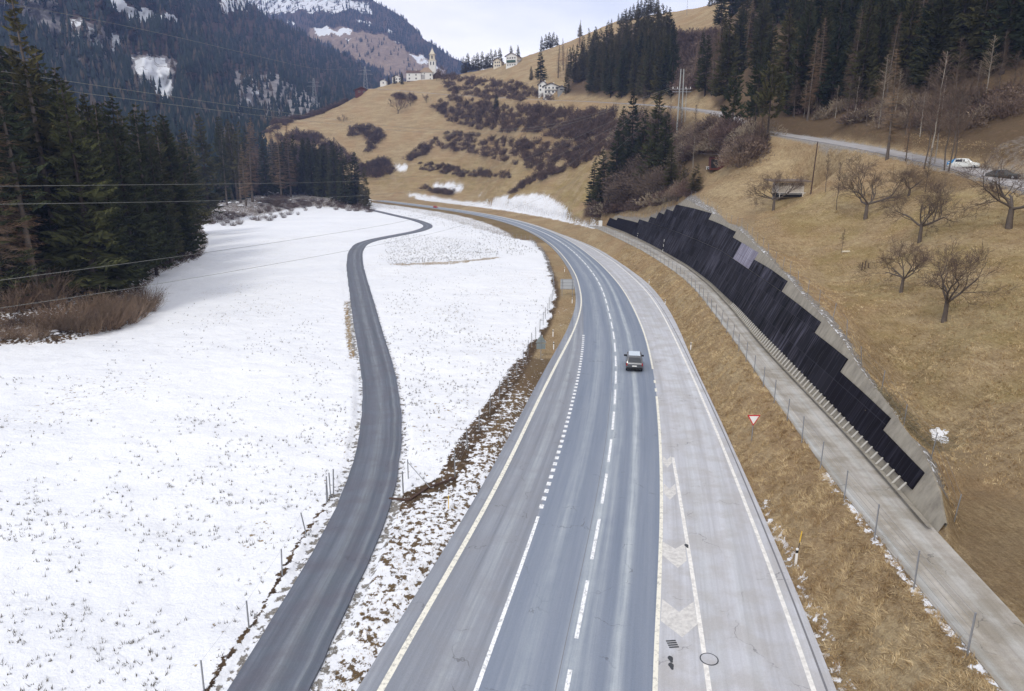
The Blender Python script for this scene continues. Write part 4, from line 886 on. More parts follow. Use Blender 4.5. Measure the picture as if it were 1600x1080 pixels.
# ---------------------------------------------------------------- shrubs
shr = []
def band(poly, n, H, label, group, mat, sx=1.6, mind=4, protos='S'):
    for x, y in sample_poly(poly, n, sx, mind):
        if 1094 < x < 1150 and 240 < y < 280: continue
        p = hitg(x, y); h = H*rng.uniform(.7, 1.3); shr.append((h*pxm(p), p, h, label, group, mat, protos))
band(P(680,158,705,150,770,165,860,172,960,178,995,205,965,240,900,222,830,210,760,205,705,192,678,172), 300, 4.29, 'purple-brown bare shrub in the broad upper band across the terraced meadow', 'shrubs of the upper band', m_pur, 1.5, 3.3)
band(P(690,118,760,122,800,128,850,150,870,158,800,160,760,156,700,145), 90, 4.14, 'bare brown shrub on the bank below the ridge houses', 'shrubs below the ridge houses', m_pur, 1.5, 3.3)
band(P(668,222,700,208,760,214,860,224,945,232,940,245,895,258,850,272,800,256,730,240,668,232), 160, 3.85, 'purple-brown bare shrub in the middle band across the terraced meadow', 'shrubs of the middle band', m_pur, 1.5, 3.3)
band(P(638,252,642,236,660,228,672,234,655,250), 16, 4.7, 'dark shrub in the short hedge at the left end of the middle band', 'short hedge shrubs', m_pur, 1.3, 2.8)
band(P(648,255,700,260,800,274,796,279,720,277,650,264), 68, 2.96, 'brown shrub in the lowest long hedge above the highway', 'lowest hedge shrubs', m_pur, 1.6, 2.2)
band(P(560,262,600,252,618,272,600,280,562,280), 32, 5.8, 'dark brown shrub at the meadow foot beside the end of the left-hand forest', 'shrubs by the forest end', m_pur, 1.4, 3.3)
band(P(664,294,690,297,713,303,705,305,668,300), 18, 3.8, 'dark low shrub in the small round thicket beside two snow patches', 'small round thicket', m_pur, 1.4, 2.2)
band(P(798,303,818,288,838,276,842,280,822,292,804,304), 18, 2.9, 'brown shrub along the fold of the meadow right of the hedges', 'shrubs in the meadow fold', m_pur, 1.2, 2.2)
band(P(838,278,880,262,930,240,934,246,885,270,842,284), 24, 3.4, 'brown shrub along the upper edge of the round green meadow', 'shrubs edging the round meadow', m_pur, 1.2, 2.2)
band(P(534,208,560,200,600,204,586,236,572,240,576,218,540,216), 28, 5.0, 'brown shrub on the tan slope directly below the chalet', 'shrubs below the chalet', m_pur, 1.3, 2.8)
band(P(613,148,630,150,650,155,646,158,616,154), 14, 4.3, 'dark hedge shrub just below the village road', 'hedge by the village road', m_pur, 1.4, 2.2)
band(P(430,182,480,165,540,150,545,156,490,175,440,200,420,210), 52, 5.0, 'bare shrub along the left shoulder of the village meadow', 'shrubs on the left shoulder', m_pur, 1.4, 3.3)
band(P(425,215,480,205,540,240,560,258,480,265,420,262), 80, 6.7, 'bare grey-brown shrub between the left-hand forest and the meadow', 'shrubs behind the forest', m_pur, 1.4, 3.9)
band(P(1042,60,1120,52,1128,122,1065,150,1048,122), 104, 5.0, 'purple-grey shrub in the gully between the two spruce forests', 'gully shrubs', m_pur, 1.3, 3.3)
band(P(1070,215,1130,205,1190,222,1188,240,1156,262,1150,240,1098,246,1062,262,1044,240), 92, 4.7, 'tangled bare shrub around the small red shed', 'shrubs round the red shed', m_pur, 1.3, 3.9)
band(P(1236,178,1320,192,1420,206,1520,205,1590,180,1590,140,1480,150,1400,168,1300,160,1240,158), 62, 2.8, 'bare brown shrub at the forest foot above the parked car', 'shrubs at the forest foot', m_pur, 1.3, 5.5)
band(P(920,342,945,336,1000,330,1050,318,1085,304,1000,318,940,326), 44, 4.0, 'brown shrub at the foot of the conifer clump behind the wall', 'shrubs under the clump', m_pur, 1.3, 3.3)
band(P(955,300,1000,290,1060,285,1050,300,990,318), 32, 9.0, 'tall bare brown shrub between the conifers of the clump', 'tall shrubs in the clump', m_twg, 1.3, 4.4)
band(P(980,180,1040,185,1060,250,1040,280,1000,250), 24, 8.4, 'tall bare shrub on the slope behind the clump', 'tall shrubs behind the clump', m_pur, 1.3, 5.0)
0 and band(P(1475,720,1560,740,1580,800,1520,860,1490,830), 10, 1.0, 'small brown weed bush on the grass slope right of the wall end', 'weed bushes right of the wall', m_red, 1.0, 16, 'T')
band(P(85,520,110,495,180,480,235,478,228,494,185,514,150,525), 24, 2.6, 'russet leafless bush at the forest edge above the snow field', 'russet bushes at the forest edge', m_red, 1.2, 9, 'T')
band(P(-20,535,30,530,90,530,85,505,0,500), 12, 1.6, 'low russet bush at the lower left forest edge', 'low bushes at lower left', m_red, 1.2, 12, 'T')
band(P(20,455,60,450,90,470,60,490,10,490), 10, 3.0, 'reddish bare sapling bush under the tall spruce', 'sapling bushes', m_red, 1.2, 12, 'T')
band(P(238,400,312,398,310,404,262,415), 7, 1.6, 'small brown bush on the snow below the forest corner', 'bushes at the forest corner', m_red, 1.2, 10, 'T')
band(P(322,352,345,336,420,330,480,326,478,334,402,350,375,354), 26, 2.2, 'rounded russet bush at the far edge of the snow field', 'rounded russet bushes', m_red, 1.3, 7, 'T')
band(P(410,330,480,326,560,332,578,333,576,322,520,316,440,310,400,316), 44, 3.0, 'dark brown bush along the far forest edge', 'bushes along the far forest edge', m_twg, 1.5, 5, 'T')
shr.sort(key=lambda c: -c[0]); rs = []
print('shrubs', len(shr))
for k, c in enumerate(shr):
    T = c[6] == 'T'; pr = THI if T else (SHF if c[0] > 24 else SHR); bH = 2.6 if T else 3.4; me = pr[int(rng.integers(len(pr)))]; w = rng.uniform(1.05, 1.7)
    if k < 292:
        o = bpy.data.objects.new('bare_shrub', me); 
        if not me.materials: me.materials.append(None)
        C.objects.link(o); o.material_slots[0].link = 'OBJECT'; o.material_slots[0].material = c[5]
        s = c[2]/bH; o.location = tuple(c[1]); o.scale = (s*w, s*w, s); o.rotation_euler = (0, 0, rng.uniform(0, 6.28)); tag(o, c[3], 'shrub', c[4])
    else: rs.append((me, c[1], c[2]/bH, w, rng.uniform(0, 6.28)))
if rs: merge_instances('distant_shrubs', rs, m_pur, 'mass of small bare purple-brown shrubs on the distant slopes')
# ---------------------------------------------------------------- orchard and single bare trees
APP = [broadleaf(200+i, 7.0, .85, .26, .20, 5, 5, .30, .009, .05, (3, 5)) for i in range(4)]
def btree(proto, x, y, top, baseH, mb, mf, nm, label, cat, group=None, wid=1.0, rz=None):
    p = hitg(x, y); H = (y-top)/pxm(p)/.98; return place_tree(proto, p, H, baseH, (mb, mf), nm, label, cat, group, wid, rz)
for (i, x, y, tp, wd, lb) in [(0,1475,503,374,1.0,'largest leafless apple tree, nearest to the black wall, with a thick straight trunk'),(1,1408,457,366,.95,'small crooked apple tree just left of the largest one'),(2,1436,379,272,.9,'forked apple tree in the middle of the orchard, its trunk splitting low'),
                              (3,1352,342,248,1.0,'leafless fruit tree with a full round crown right of the white-walled hut'),(1,1208,329,262,1.1,'low spreading fruit tree directly in front of the white-walled hut'),(2,1576,357,232,1.25,'broad old fruit tree at the right edge below the parked car'),
                              (0,1420,306,262,1.5,'heavily pruned fruit tree with two thick side limbs near the parked car')]:
    btree(APP[i], x, y, tp, 7.4, m_bark, m_twg, 'apple_tree', lb, 'apple tree', None, wd)
for (x, y, tp, lb) in [(1307,328,258,'thin young tree between the hut and the round-crowned fruit tree'),(1314,396,360,'tiny bare sapling with logs at its foot in the orchard'),(1445,300,236,'slim bare tree behind the pruned fruit tree'),(1290,300,245,'slender bare tree on the slope right of the hut')]:
    btree(UPR[int(x) % 3], x, y, tp, 12, m_bark, m_twg, 'young_tree', lb, 'young tree', None, 1.3)
for k, (x, y, tp) in enumerate([(1444,264,112),(1452,262,96),(1476,266,120),(1482,268,128),(1460,258,130),(1490,262,140)]): btree(UPR[k % 3], x, y, tp, 12, m_birch, m_pur, 'birch_tree', 'slim pale-stemmed bare birch in the group behind the upper road, left of the parked car', 'birch tree', 'group of birches by the upper road', 1.3)
btree(UPR[0], 1560, 154, 60, 12, m_birch, m_pur, 'birch_tree', 'single leaning birch at the forest edge near the right border', 'birch tree', None, 1.0)
btree(LAR[0], 1386, 249, 88, 20, m_bark, m_lar, 'larch_tree', 'bare larch with a stout brown trunk right at the upper road edge', 'larch tree', None, 1.1)
btree(LAR[1], 1415, 252, 165, 20, m_bark, m_lar, 'larch_tree', 'small thin larch between the stout larch and the birches', 'larch tree', None, .8)
btree(LAR[2], 1188, 228, 118, 20, m_bark, m_lar, 'larch_tree', 'thin bare larch below the road bend in front of the pines', 'larch tree', None, .7)
for (x, y, tp, lb) in [(622,178,152,'round bare tree in the middle of the tan meadow below the church'),(641,166,150,'small bare tree right of the round one on the tan meadow'),(666,161,147,'thin bare tree on the meadow just below the village road'),(690,124,104,'bare tree at the right end of the wooden barn by the church'),(682,126,113,'low bare tree in front of the wooden barn'),(537,190,178,'tiny bush-like tree alone on the lower left meadow'),(530,189,183,'tiny dark sapling beside the meadow track')]:
    btree(broadleaf(int(x), 7, .7, .2, .14, 5, 4, .5, .03), x, y, tp, 7.4, m_bark2, m_pur, 'bare_tree', lb, 'bare tree')

for k, (x, y) in enumerate(sample_poly(P(1236,186,1320,200,1420,212,1480,225,1500,200,1590,175,1590,130,1480,140,1400,160,1300,160,1240,165), 30, 1.3, 13)):
    p = hitg(x, y); place_tree(UPR[k % 3], p, rng.uniform(6, 11), 12, (m_bark, m_pur if k % 2 else m_red), 'young_tree', 'slender bare young tree at the foot of the upper right forest', 'young tree', 'young trees at the forest foot', 1.7)
for k, (x, y) in enumerate(sample_poly(P(1000,150,1110,200,1190,215,1160,250,1080,270,1010,230), 16, 1.3, 14)):
    p = hitg(x, y); place_tree(UPR[k % 3], p, rng.uniform(6, 10), 12, (m_bark, m_pur), 'young_tree', 'slender bare young tree among the tangled shrubs around the red shed', 'young tree', 'young trees round the red shed', 1.6)
# ================================================================ generic solid helpers
class SB:                                 # collects boxes, prisms and tubes into one mesh
    def __init__(s): s.v = []; s.f = []
    def box(s, x0, x1, y0, y1, z0, z1):
        n = len(s.v); s.v += [(x0,y0,z0),(x1,y0,z0),(x1,y1,z0),(x0,y1,z0),(x0,y0,z1),(x1,y0,z1),(x1,y1,z1),(x0,y1,z1)]
        s.f += [tuple(n+i for i in q) for q in ((0,3,2,1),(4,5,6,7),(0,1,5,4),(1,2,6,5),(2,3,7,6),(3,0,4,7))]; return s
    def bar(s, a, b, r=.04, k=6, r2=None):
        a = Vector(a); b = Vector(b); t = (b-a).normalized(); u = t.cross(Vector((.3, .2, .93))).normalized(); w = t.cross(u); n = len(s.v); r2 = r if r2 is None else r2
        for c, q in ((a, r), (b, r2)):
            for i in range(k): s.v.append(tuple(c+(u*math.cos(i*6.2832/k)+w*math.sin(i*6.2832/k))*q))
        s.f += [(n+i, n+(i+1) % k, n+k+(i+1) % k, n+k+i) for i in range(k)]+[tuple(n+i for i in range(k))[::-1], tuple(n+k+i for i in range(k))]; return s
    def poly(s, pts, f): n = len(s.v); s.v += [tuple(p) for p in pts]; s.f += [tuple(n+i for i in q) for q in f]; return s
    def prism(s, pts, axis, a, b):        # 2D outline pushed along an axis
        k = len(pts); mk = (lambda p, t: (t, p[0], p[1])) if axis == 'x' else ((lambda p, t: (p[0], t, p[1])) if axis == 'y' else (lambda p, t: (p[0], p[1], t)))
        n = len(s.v); s.v += [mk(p, a) for p in pts]+[mk(p, b) for p in pts]
        s.f += [(n+i, n+(i+1) % k, n+k+(i+1) % k, n+k+i) for i in range(k)]+[tuple(range(n, n+k))[::-1], tuple(range(n+k, n+2*k))]; return s
    def lathe(s, prof, k=12, c=(0, 0)):
        n = len(s.v)
        for r, z in prof: s.v += [(c[0]+r*math.cos(i*6.2832/k), c[1]+r*math.sin(i*6.2832/k), z) for i in range(k)]
        for j in range(len(prof)-1): s.f += [(n+j*k+i, n+j*k+(i+1) % k, n+(j+1)*k+(i+1) % k, n+(j+1)*k+i) for i in range(k)]
        s.f += [tuple(range(n, n+k))[::-1], tuple(range(n+(len(prof)-1)*k, n+len(prof)*k))]; return s
    def mk(s, name, mat, parent=None, sm=False, bev=0.0):
        me = raw_mesh(name, s.v, s.f, smooth_=sm); bm = bmesh.new(); bm.from_mesh(me); bmesh.ops.recalc_face_normals(bm, faces=bm.faces); bm.to_mesh(me); bm.free()
        o = mesh_obj(name, me, mat, parent)
        if bev: b = o.modifiers.new('b', 'BEVEL'); b.width = bev; b.segments = 2; b.limit_method = 'ANGLE'
        return o
M = dict(white=plain('white_render', (.72, .71, .68), .9, .10, 1.5), cream=plain('cream_render', (.66, .60, .48), .9, .1, 1.5), wood=plain('dark_timber', (.075, .045, .034), .9, .35, 2), redwood=plain('red_brown_timber', (.10, .035, .028), .9, .35, 2),
         tile=plain('brown_roof', (.13, .085, .075), .9, .3, 2), tile2=plain('light_shingle_roof', (.30, .22, .155), .9, .2, 2), dark=plain('dark_roof', (.07, .055, .06), .9, .3, 2), glass=plain('window_glass', (.03, .035, .045), .15, .2, 2, .6),
         frame=plain('window_frame', (.5, .48, .44), .7), steel=plain('galvanised_steel', (.30, .31, .33), .45, .2, 6, .5, .6), grey=plain('grey_metal', (.42, .44, .46), .6, .12, 5), concrete=m_conc, red=plain('sign_red', (.55, .02, .03), .5, .1), signw=plain('sign_white', (.82, .82, .82), .5, .04),
         black=plain('black_rubber', (.015, .015, .017), .8, .2), yellow=plain('yellow_paint', (.75, .48, .03), .6, .1), wirem=plain('aluminium_cable', (.20, .20, .18), .6, .1), pole=plain('concrete_pole', (.33, .34, .33), .85, .15, 2), plank=plain('grey_planks', (.20, .16, .13), .9, .3, 3), backs=plain('sign_back_grey', (.22, .26, .26), .5, .1, 2, .4, .2), green=plain('green_shutter', (.05, .09, .07), .7))
# ================================================================ buildings
def house(name, label, cat, px, py, Y, W, D, Hw, Hr, rz, wall, roof, wins, ridge='y', over=.7, storey_wood=None, group=None):
    p = PY(px, py, Y); z = p[2]; e = empty(name, (p[0], p[1], z), label, cat, group, rz); x0, x1 = -W/2, W/2; y0, y1 = 0, D
    b = SB()
    if ridge == 'y': b.prism([(x0, -4), (x1, -4), (x1, Hw), (0, Hw+Hr), (x0, Hw)], 'y', y0, y1)
    else: b.prism([(y0, -4), (y1, -4), (y1, Hw), (D/2, Hw+Hr), (y0, Hw)], 'x', x0, x1)
    b.mk('wall', wall, e)
    r = SB(); t = .35; o = over
    if ridge == 'y':
        k = Hr/(W/2); zz = -o*k
        r.prism([(x0-o, Hw+zz+.05), (0, Hw+Hr+.05), (x1+o, Hw+zz+.05), (x1+o, Hw+zz+t), (0, Hw+Hr+t+.1), (x0-o, Hw+zz+t)], 'y', y0-o, y1+o)
    else:
        k = Hr/(D/2); zz = -o*k
        r.prism([(y0-o, Hw+zz+.05), (D/2, Hw+Hr+.05), (y1+o, Hw+zz+.05), (y1+o, Hw+zz+t), (D/2, Hw+Hr+t+.1), (y0-o, Hw+zz+t)], 'x', x0-o, x1+o)
    ro = r.mk('roof', roof, e); SB().box(W*.12, W*.12+.7, D*.45, D*.45+.7, Hw+Hr*.4, Hw+Hr+1.1).mk('chimney', wall, ro)
    for (side, a, zc, w, h) in wins:
        fr = SB(); gl = SB(); dr = w*.5+.12
        if side == 'f': fr.box(a-dr, a+dr, -.10, .02, zc-h/2-.12, zc+h/2+.12); gl.box(a-w/2, a+w/2, -.13, -.05, zc-h/2, zc+h/2)
        elif side == 'r': fr.box(x1-.02, x1+.10, a-dr, a+dr, zc-h/2-.12, zc+h/2+.12); gl.box(x1+.05, x1+.13, a-w/2, a+w/2, zc-h/2, zc+h/2)
        else: fr.box(x0-.10, x0+.02, a-dr, a+dr, zc-h/2-.12, zc+h/2+.12); gl.box(x0-.13, x0-.05, a-w/2, a+w/2, zc-h/2, zc+h/2)
        f_ = fr.mk('window', M['frame'], e); gl.mk('pane', M['glass'], f_)
    if storey_wood:
        z0_, z1_ = storey_wood; SB().box(x0+1, x1-1, -.9, -.02, z0_, z0_+.15).box(x0+1, x1-1, -.95, -.85, z0_, z1_).mk('balcony', M['green'] if name == 'white_house' else M['frame'], e)
    return e
Yh = lambda x, y: hitg(x, y)[1]
W = lambda xs, z, w=1.1, h=1.3, s='f': [(s, x, z, w, h) for x in xs]
house('white_house', 'large white gabled house with dark balcony standing highest on the village ridge', 'house', 799, 104, Yh(799, 104)-2, 11, 14, 9.5, 2.6, -.35, M['white'], M['tile'], W([-3.6,-1.2,1.2,3.6], 7.6)+W([-3.6,-1.2,1.2,3.6], 4.6)+W([-3.6,-1.2,1.2,3.6], 1.5, 1, 1)+W([2.5,5.5,8.5,11.5], 5.5, s='r'), storey_wood=(3.6, 5.6), over=1.1)
house('brown_house', 'brown-roofed house with cream gable just left of the large white ridge house', 'house', 777, 106, Yh(777, 106)-2, 8, 12, 6.2, 2.6, -.25, M['cream'], M['tile'], W([-2,0.3,2.2], 5)+W([-2,0.3,2.2], 2)+W([3,6,9], 3.5, s='r'), over=.9)
house('lower_house', 'pale house with purple-brown roof beside the mountain road, left wing', 'house', 848, 146, Yh(848, 146)-2, 6.5, 12, 6.6, 2.4, -.15, M['white'], M['dark'], W([-1.8,1.2], 5.4)+W([-1.8,1.2], 2.6), over=1.0)
e_ = house('gabled_house', 'pale gabled house front with balconies joined to the left wing by the mountain road', 'house', 861, 147, Yh(861, 147)-3, 11.5, 9, 5.4, 2.2, -.1, M['white'], M['dark'], W([-4,-1.5,1.5,4], 4.4, 1.2, 1.1)+W([-4,-1.5,1.5,4], 1.6, 1.3, 1.4), storey_wood=(2.7, 3.6), over=1.0)
house('grey_annex', 'low grey annex at the right end of the pale house by the mountain road', 'annex', 877, 145, Yh(877, 146)-1, 5, 8, 3.6, 1.0, 0, plain('annex_grey', (.26, .26, .26)), M['dark'], W([0], 2.2, 2.2, 1))
house('church_house', 'long white two-storey house attached to the left side of the church', 'house', 646.5, 126.5, 781, 15.5, 12, 8.0, 3.0, 0, M['white'], M['tile'], W([-4.6,2.6], 6.0)+W([-4.6,2.6], 2.4, 1.3, 1.5), ridge='x', over=.5)
ch = empty('church', PY(666, 126.5, 783), 'white church with a light brown hipped roof and tall ornate bell tower', 'church')
SB().prism([(-7, -4), (7, -4), (7, 8.6), (-7, 8.6)], 'y', 0, 14).mk('nave', M['white'], ch)
SB().poly([(-7.6,-.6,8.62),(7.6,-.6,8.62),(7.6,14.6,8.62),(-7.6,14.6,8.62),(-2.6,5,14.2),(2.2,5,14.2),(2.2,9.5,14.2),(-2.6,9.5,14.2)], [(0,1,5,4),(1,2,6,5),(2,3,7,6),(3,0,4,7),(4,5,6,7),(0,3,2,1)]).mk('roof', M['tile2'], ch)
for a, z_, w_, h_ in ((4.6, 6.0, 1.2, 2.0), (-1.8, 7.3, .9, .9), (4.4, 2.2, .9, 1.1)):
    f_ = SB().box(a-w_/2-.15, a+w_/2+.15, -.12, .02, z_-h_/2-.15, z_+h_/2+.15).mk('window', M['frame'], ch); SB().box(a-w_/2, a+w_/2, -.16, -.06, z_-h_/2, z_+h_/2).mk('pane', M['glass'], f_)
SB().box(-5.6, -1.2, -.10, .02, 1.6, 6.2).mk('facade_painting', plain('faded_fresco', (.38, .37, .36), .9, .3, .8), ch)
tow = SB(); tx, ty = 6.3, 8.0; tow.box(tx-3.6, tx+3.6, ty-3.6, ty+3.6, -3, 21.2).mk('tower', M['white'], ch)
to = [c for c in ch.children if c.name.startswith('tower')][0]
SB().box(tx-4.0, tx+4.0, ty-4.0, ty+4.0, 21.2, 21.9).mk('cornice', M['cream'], to)
SB().lathe([(3.1, 21.9), (2.9, 27.4)], 8, (tx, ty)).mk('belfry', M['cream'], to)
SB().lathe([(3.6, 27.4), (3.7, 28.0), (2.9, 28.5), (2.2, 30.0), (1.5, 31.0), (1.6, 31.4), (.9, 32.4), (.25, 34.0), (.05, 36.0)], 8, (tx, ty)).mk('spire', M['cream'], to)
for a in (-1.5, 1.5): SB().box(tx+a-.6, tx+a+.6, ty-3.7, ty-3.5, 16.6, 20.0).mk('belfry_opening', M['glass'], to)
SB().box(tx-.7, tx+.7, ty-3.15, ty-2.7, 23.2, 26.3).mk('belfry_opening', M['glass'], to)
house('wooden_barn', 'dark timber barn directly right of the church tower', 'barn', 683, 125.5, 786, 11, 9, 4.2, 3.6, -.2, M['wood'], M['dark'], [], over=.9)
house('timber_chalet', 'dark red-brown timber chalet alone at the left end of the village road', 'chalet', 565, 147, 764, 13, 10, 4.2, 2.8, .25, M['redwood'], M['tile'], W([-2.5,2.5], 2.2, 1.6, 1.4), over=1.4)
house('small_white_house', 'small white building at the far left of the church hill', 'house', 599, 133, 786, 7, 7, 4.0, 1.6, 0, M['white'], M['dark'], W([0], 2.2))
house('village_house', 'white house half hidden behind the dark conifers left of the church', 'house', 620, 131, 790, 10, 8, 6.4, 2.2, 0, M['white'], M['tile'], W([-3,0,3], 4.8)+W([-3,0,3], 2.0))
_a = PY(636, 128.5, 779); _b = PY(676, 128, 779)
SB().box(0, _b[0]-_a[0], 0, .6, -5, 1.3).mk('church_terrace_wall', plain('old_stone_wall', (.12, .09, .085), .95, .4, 1), None).location = tuple(_a)
tag(bpy.data.objects['church_terrace_wall'], 'low dark stone terrace wall below the church and its house', 'stone wall')
# hut in the orchard
p = hitg(1235, 311); s = pxm(p); u = 1/s
hut = empty('orchard_hut', (p[0], p[1], p[2]+.25), 'pale-walled hut on legs with an overhanging flat dark roof in the orchard', 'hut', None, .12)
SB().box(-21*u, 21*u, 0, 2.6, .95, 23*u).mk('wall', plain('beige_boards', (.56, .52, .47), .9, .15, 3), hut)
SB().poly([(-34*u,-.8,24.0*u),(30*u,-.8,23.5*u),(30*u,3.4,26.5*u),(-34*u,3.4,27*u),(-34*u,-.8,25.6*u),(30*u,-.8,25.2*u),(30*u,3.4,28.4*u),(-34*u,3.4,28.8*u)], [(0,3,2,1),(4,5,6,7),(0,1,5,4),(1,2,6,5),(2,3,7,6),(3,0,4,7)]).mk('roof', M['plank'], hut)
SB().box(-20*u, 20*u, .3, 2.5, .1, .9).mk('underside_shade', M['black'], hut)  # black block standing in for the shade in the open underside
SB().bar((-23*u, -.35, .95), (23*u, -.35, .95), .045).bar((-23*u, -.35, .72), (21*u, -.35, .72), .035).mk('rail', M['signw'], hut)
for x in (-20*u, 18*u): SB().bar((x, -.3, -.1), (x+.1, -.3, 1.0), .05).mk('leg', M['signw'], hut)
q = hitg(1205, 312); lp = SB().poly([(0,0,0),(1.3,.2,0),(1.9,.6,2.1),(1.2,.6,2.3),(0,.07,0),(1.3,.27,0),(1.9,.67,2.1),(1.2,.67,2.3)], [(0,1,2,3),(7,6,5,4),(0,4,5,1),(1,5,6,2),(2,6,7,3),(3,7,4,0)]).mk('white_tarpaulin', M['signw']); lp.location = tuple(q); tag(lp, 'white tarpaulin sheet leaning against the left end of the orchard hut', 'tarpaulin')
# red shed
p = hitg(1122, 264.5); s = pxm(p); u = 1/s
sh = empty('red_shed', (p[0], p[1]-1.0, p[2]+.3), 'small dark red wooden shed with a flat roof at the meadow edge', 'shed', None, -.12)
SB().box(-14*u, 15*u, 0, 3, -.5, 17*u).mk('wall', M['redwood'], sh); SB().poly([(-23*u,-1.2,20.5*u),(23*u,-1.2,17.2*u),(23*u,3.6,18.5*u),(-23*u,3.6,21.8*u),(-23*u,-1.2,21.5*u),(23*u,-1.2,18.2*u),(23*u,3.6,19.5*u),(-23*u,3.6,22.8*u)], [(0,3,2,1),(4,5,6,7),(0,1,5,4),(1,2,6,5),(2,3,7,6),(3,0,4,7)]).mk('roof', M['dark'], sh)
SB().box(-13*u, -2*u, -.06, .02, .0, 13*u).mk('interior_shade', M['black'], sh)  # black panel on the wall, painted shade of the open interior
# ================================================================ vehicles
def wheelpart(e, x, y, r, w=.22):
    o = SB().lathe([(r*.55, -w/2), (r*.93, -w/2), (r, -w/2+.03), (r, w/2-.03), (r*.93, w/2), (r*.55, w/2)], 20).mk('wheel', M['black'], e, True)
    o.rotation_euler = (math.pi/2, 0, 0); o.location = (x, y, r); m = SB().lathe([(r*.55, -w/2-.01), (r*.58, 0), (r*.55, w/2+.01)], 16).mk('rim', M['steel'], o)
def paintmat(name, col, rough=.3):
    t = NT(name, rough, .5); t.b.inputs['Coat Weight'].default_value = .5; n = t.noise(1.5, 4); return t.color(t.mix(t.math('MULTIPLY', n, .35), col, tuple(c*.7+.03 for c in col[:3])+(1,)))
def vehicle(name, label, cat, pos, head, st, wr, col, belt_, wheels, glass_runs, extra=None, group=None):
    # st: stations along the length (x forward), each (x, z bottom, z belt, z top, half width, half top width)
    e = empty(name, pos, label, cat, group, head); b = SB(); ring = 12; co = []
    for (x, zb, zl, zt, w, wt) in st:
        zm = zb*.4+zl*.6
        h = [(w*.90, zb), (w, zb+.12), (w*1.0, zm), (w*.97, zl), (wt, max(zl+.01, zt-.09)), (wt*.82, max(zl+.015, zt-.01))]
        co += [(x, y, z) for y, z in h]+[(x, -y, z) for y, z in h[::-1]]
    n = len(st); b.v = co
    for i in range(n-1):
        for j in range(ring): b.f.append((i*ring+j, i*ring+(j+1) % ring, (i+1)*ring+(j+1) % ring, (i+1)*ring+j))
    b.f += [tuple(range(ring))[::-1], tuple(range((n-1)*ring, n*ring))]
    body = b.mk('body', col, e, True); sd = body.modifiers.new('e', 'EDGE_SPLIT'); sd.split_angle = math.radians(40)
    def at(x, k): return np.array([np.interp(x, [s_[0] for s_ in st], [s_[k] for s_ in st])])[0]
    for (x0, x1, i0, i1) in glass_runs:    # side windows
        for sg in (1, -1):
            g = SB(); P4 = []
            for x, a0 in ((x0, i0), (x1, i1)):
                zl, zt, w, wt = at(x, 2), at(x, 3), at(x, 4)*.97, at(x, 5)
                for q in (.08, a0): P4.append((x, sg*(w+(wt-w)*q+.015), zl+(zt-.09-zl)*q))
            g.poly([P4[0], P4[1], P4[3], P4[2]]+[(p_[0], p_[1]-sg*.02, p_[2]) for p_ in (P4[0], P4[1], P4[3], P4[2])], [(0,1,2,3),(7,6,5,4),(0,4,5,1),(1,5,6,2),(2,6,7,3),(3,7,4,0)])
            g.mk('side_window', M['glass'], e)
    for (x0, x1, nm) in extra or []:       # windscreen / rear window between two stations
        P4 = []
        for x in (x0, x1):
            zl, zt, wt, w = at(x, 2), at(x, 3), at(x, 5), at(x, 4); zz = zt+.012; ww = wt*.80 if zt > zl+.3 else w*.80; P4 += [(x, -ww, zz), (x, ww, zz)]
        SB().poly([P4[0], P4[1], P4[3], P4[2]], [(0, 1, 2, 3)]).mk(nm, M['glass'], e)
    for x, r in wheels:
        for sg in (1, -1): wheelpart(e, x, sg*(wr-.12), r)
    return e
Vp = lambda c, r=.3: paintmat('paint_%d' % int(c[0]*999), c, r)
# grey van driving away, seen from behind
ps = PF(991, 583.5); vi = int(np.argmin(np.hypot(mid[:, 0]-ps[0], mid[:, 1]-ps[1]))); hd = math.atan2(tan[vi][1], tan[vi][0])
grey = Vp((.075, .08, .09))
van = vehicle('grey_van', 'grey van with a light roof driving away in the right-hand lane', 'van', (ps[0]+math.cos(hd)*2.4, ps[1]+math.sin(hd)*2.4, .056), hd,
    [(-2.131, 0.414, 0.855, 0.9, 0.86, 0.8), (-2.105, 0.322, 0.99, 1.008, 0.92, 0.84), (-2.071, 0.294, 1.035, 1.08, 0.94, 0.86), (-1.87, 0.276, 1.035, 1.674, 0.95, 0.76), (-1.653, 0.258, 1.035, 1.755, 0.95, 0.78), (0.522, 0.258, 1.035, 1.773, 0.95, 0.78), (0.913, 0.258, 1.035, 1.692, 0.95, 0.76), (1.61, 0.276, 1.008, 1.044, 0.94, 0.8), (2.045, 0.313, 0.855, 0.9, 0.88, 0.7), (2.175, 0.386, 0.63, 0.675, 0.78, 0.6)],
    .95, grey, 1.15, [(-1.35, .33), (1.4, .33)], [(-1.65, -.52, .9, .95), (-.43, .48, .95, .95), (.54, 1.04, .95, .55)], [(-2.06, -1.885, 'rear_window'), (.94, 1.58, 'windscreen')])
SB().box(-1.55, .50, -.64, .64, 1.777, 1.797).mk('roof_panel', plain('pale_roof_panel', (.62, .70, .78), .3, .05), van, bev=.01)
SB().box(-2.13, -2.07, -.80, .80, .95, 1.02).mk('bright_trim', plain('chrome_trim', (.6, .6, .62), .3, .1), van)
SB().box(-2.19, -2.11, -.90, .90, .32, .54).mk('bumper', M['black'], van, bev=.02)
SB().box(-2.165, -2.13, -.26, .26, .66, .77).mk('number_plate', M['signw'], van)
for s_ in (-1, 1):
    SB().box(-2.14, -2.04, s_*.86-.07, s_*.86+.07, .74, 1.04).mk('tail_light', plain('tail_light_red', (.30, .02, .02), .3), van)
    SB().box(.90, 1.05, s_*1.0-.14, s_*1.0+.14, 1.06, 1.26).mk('mirror', M['black'], van, bev=.03)
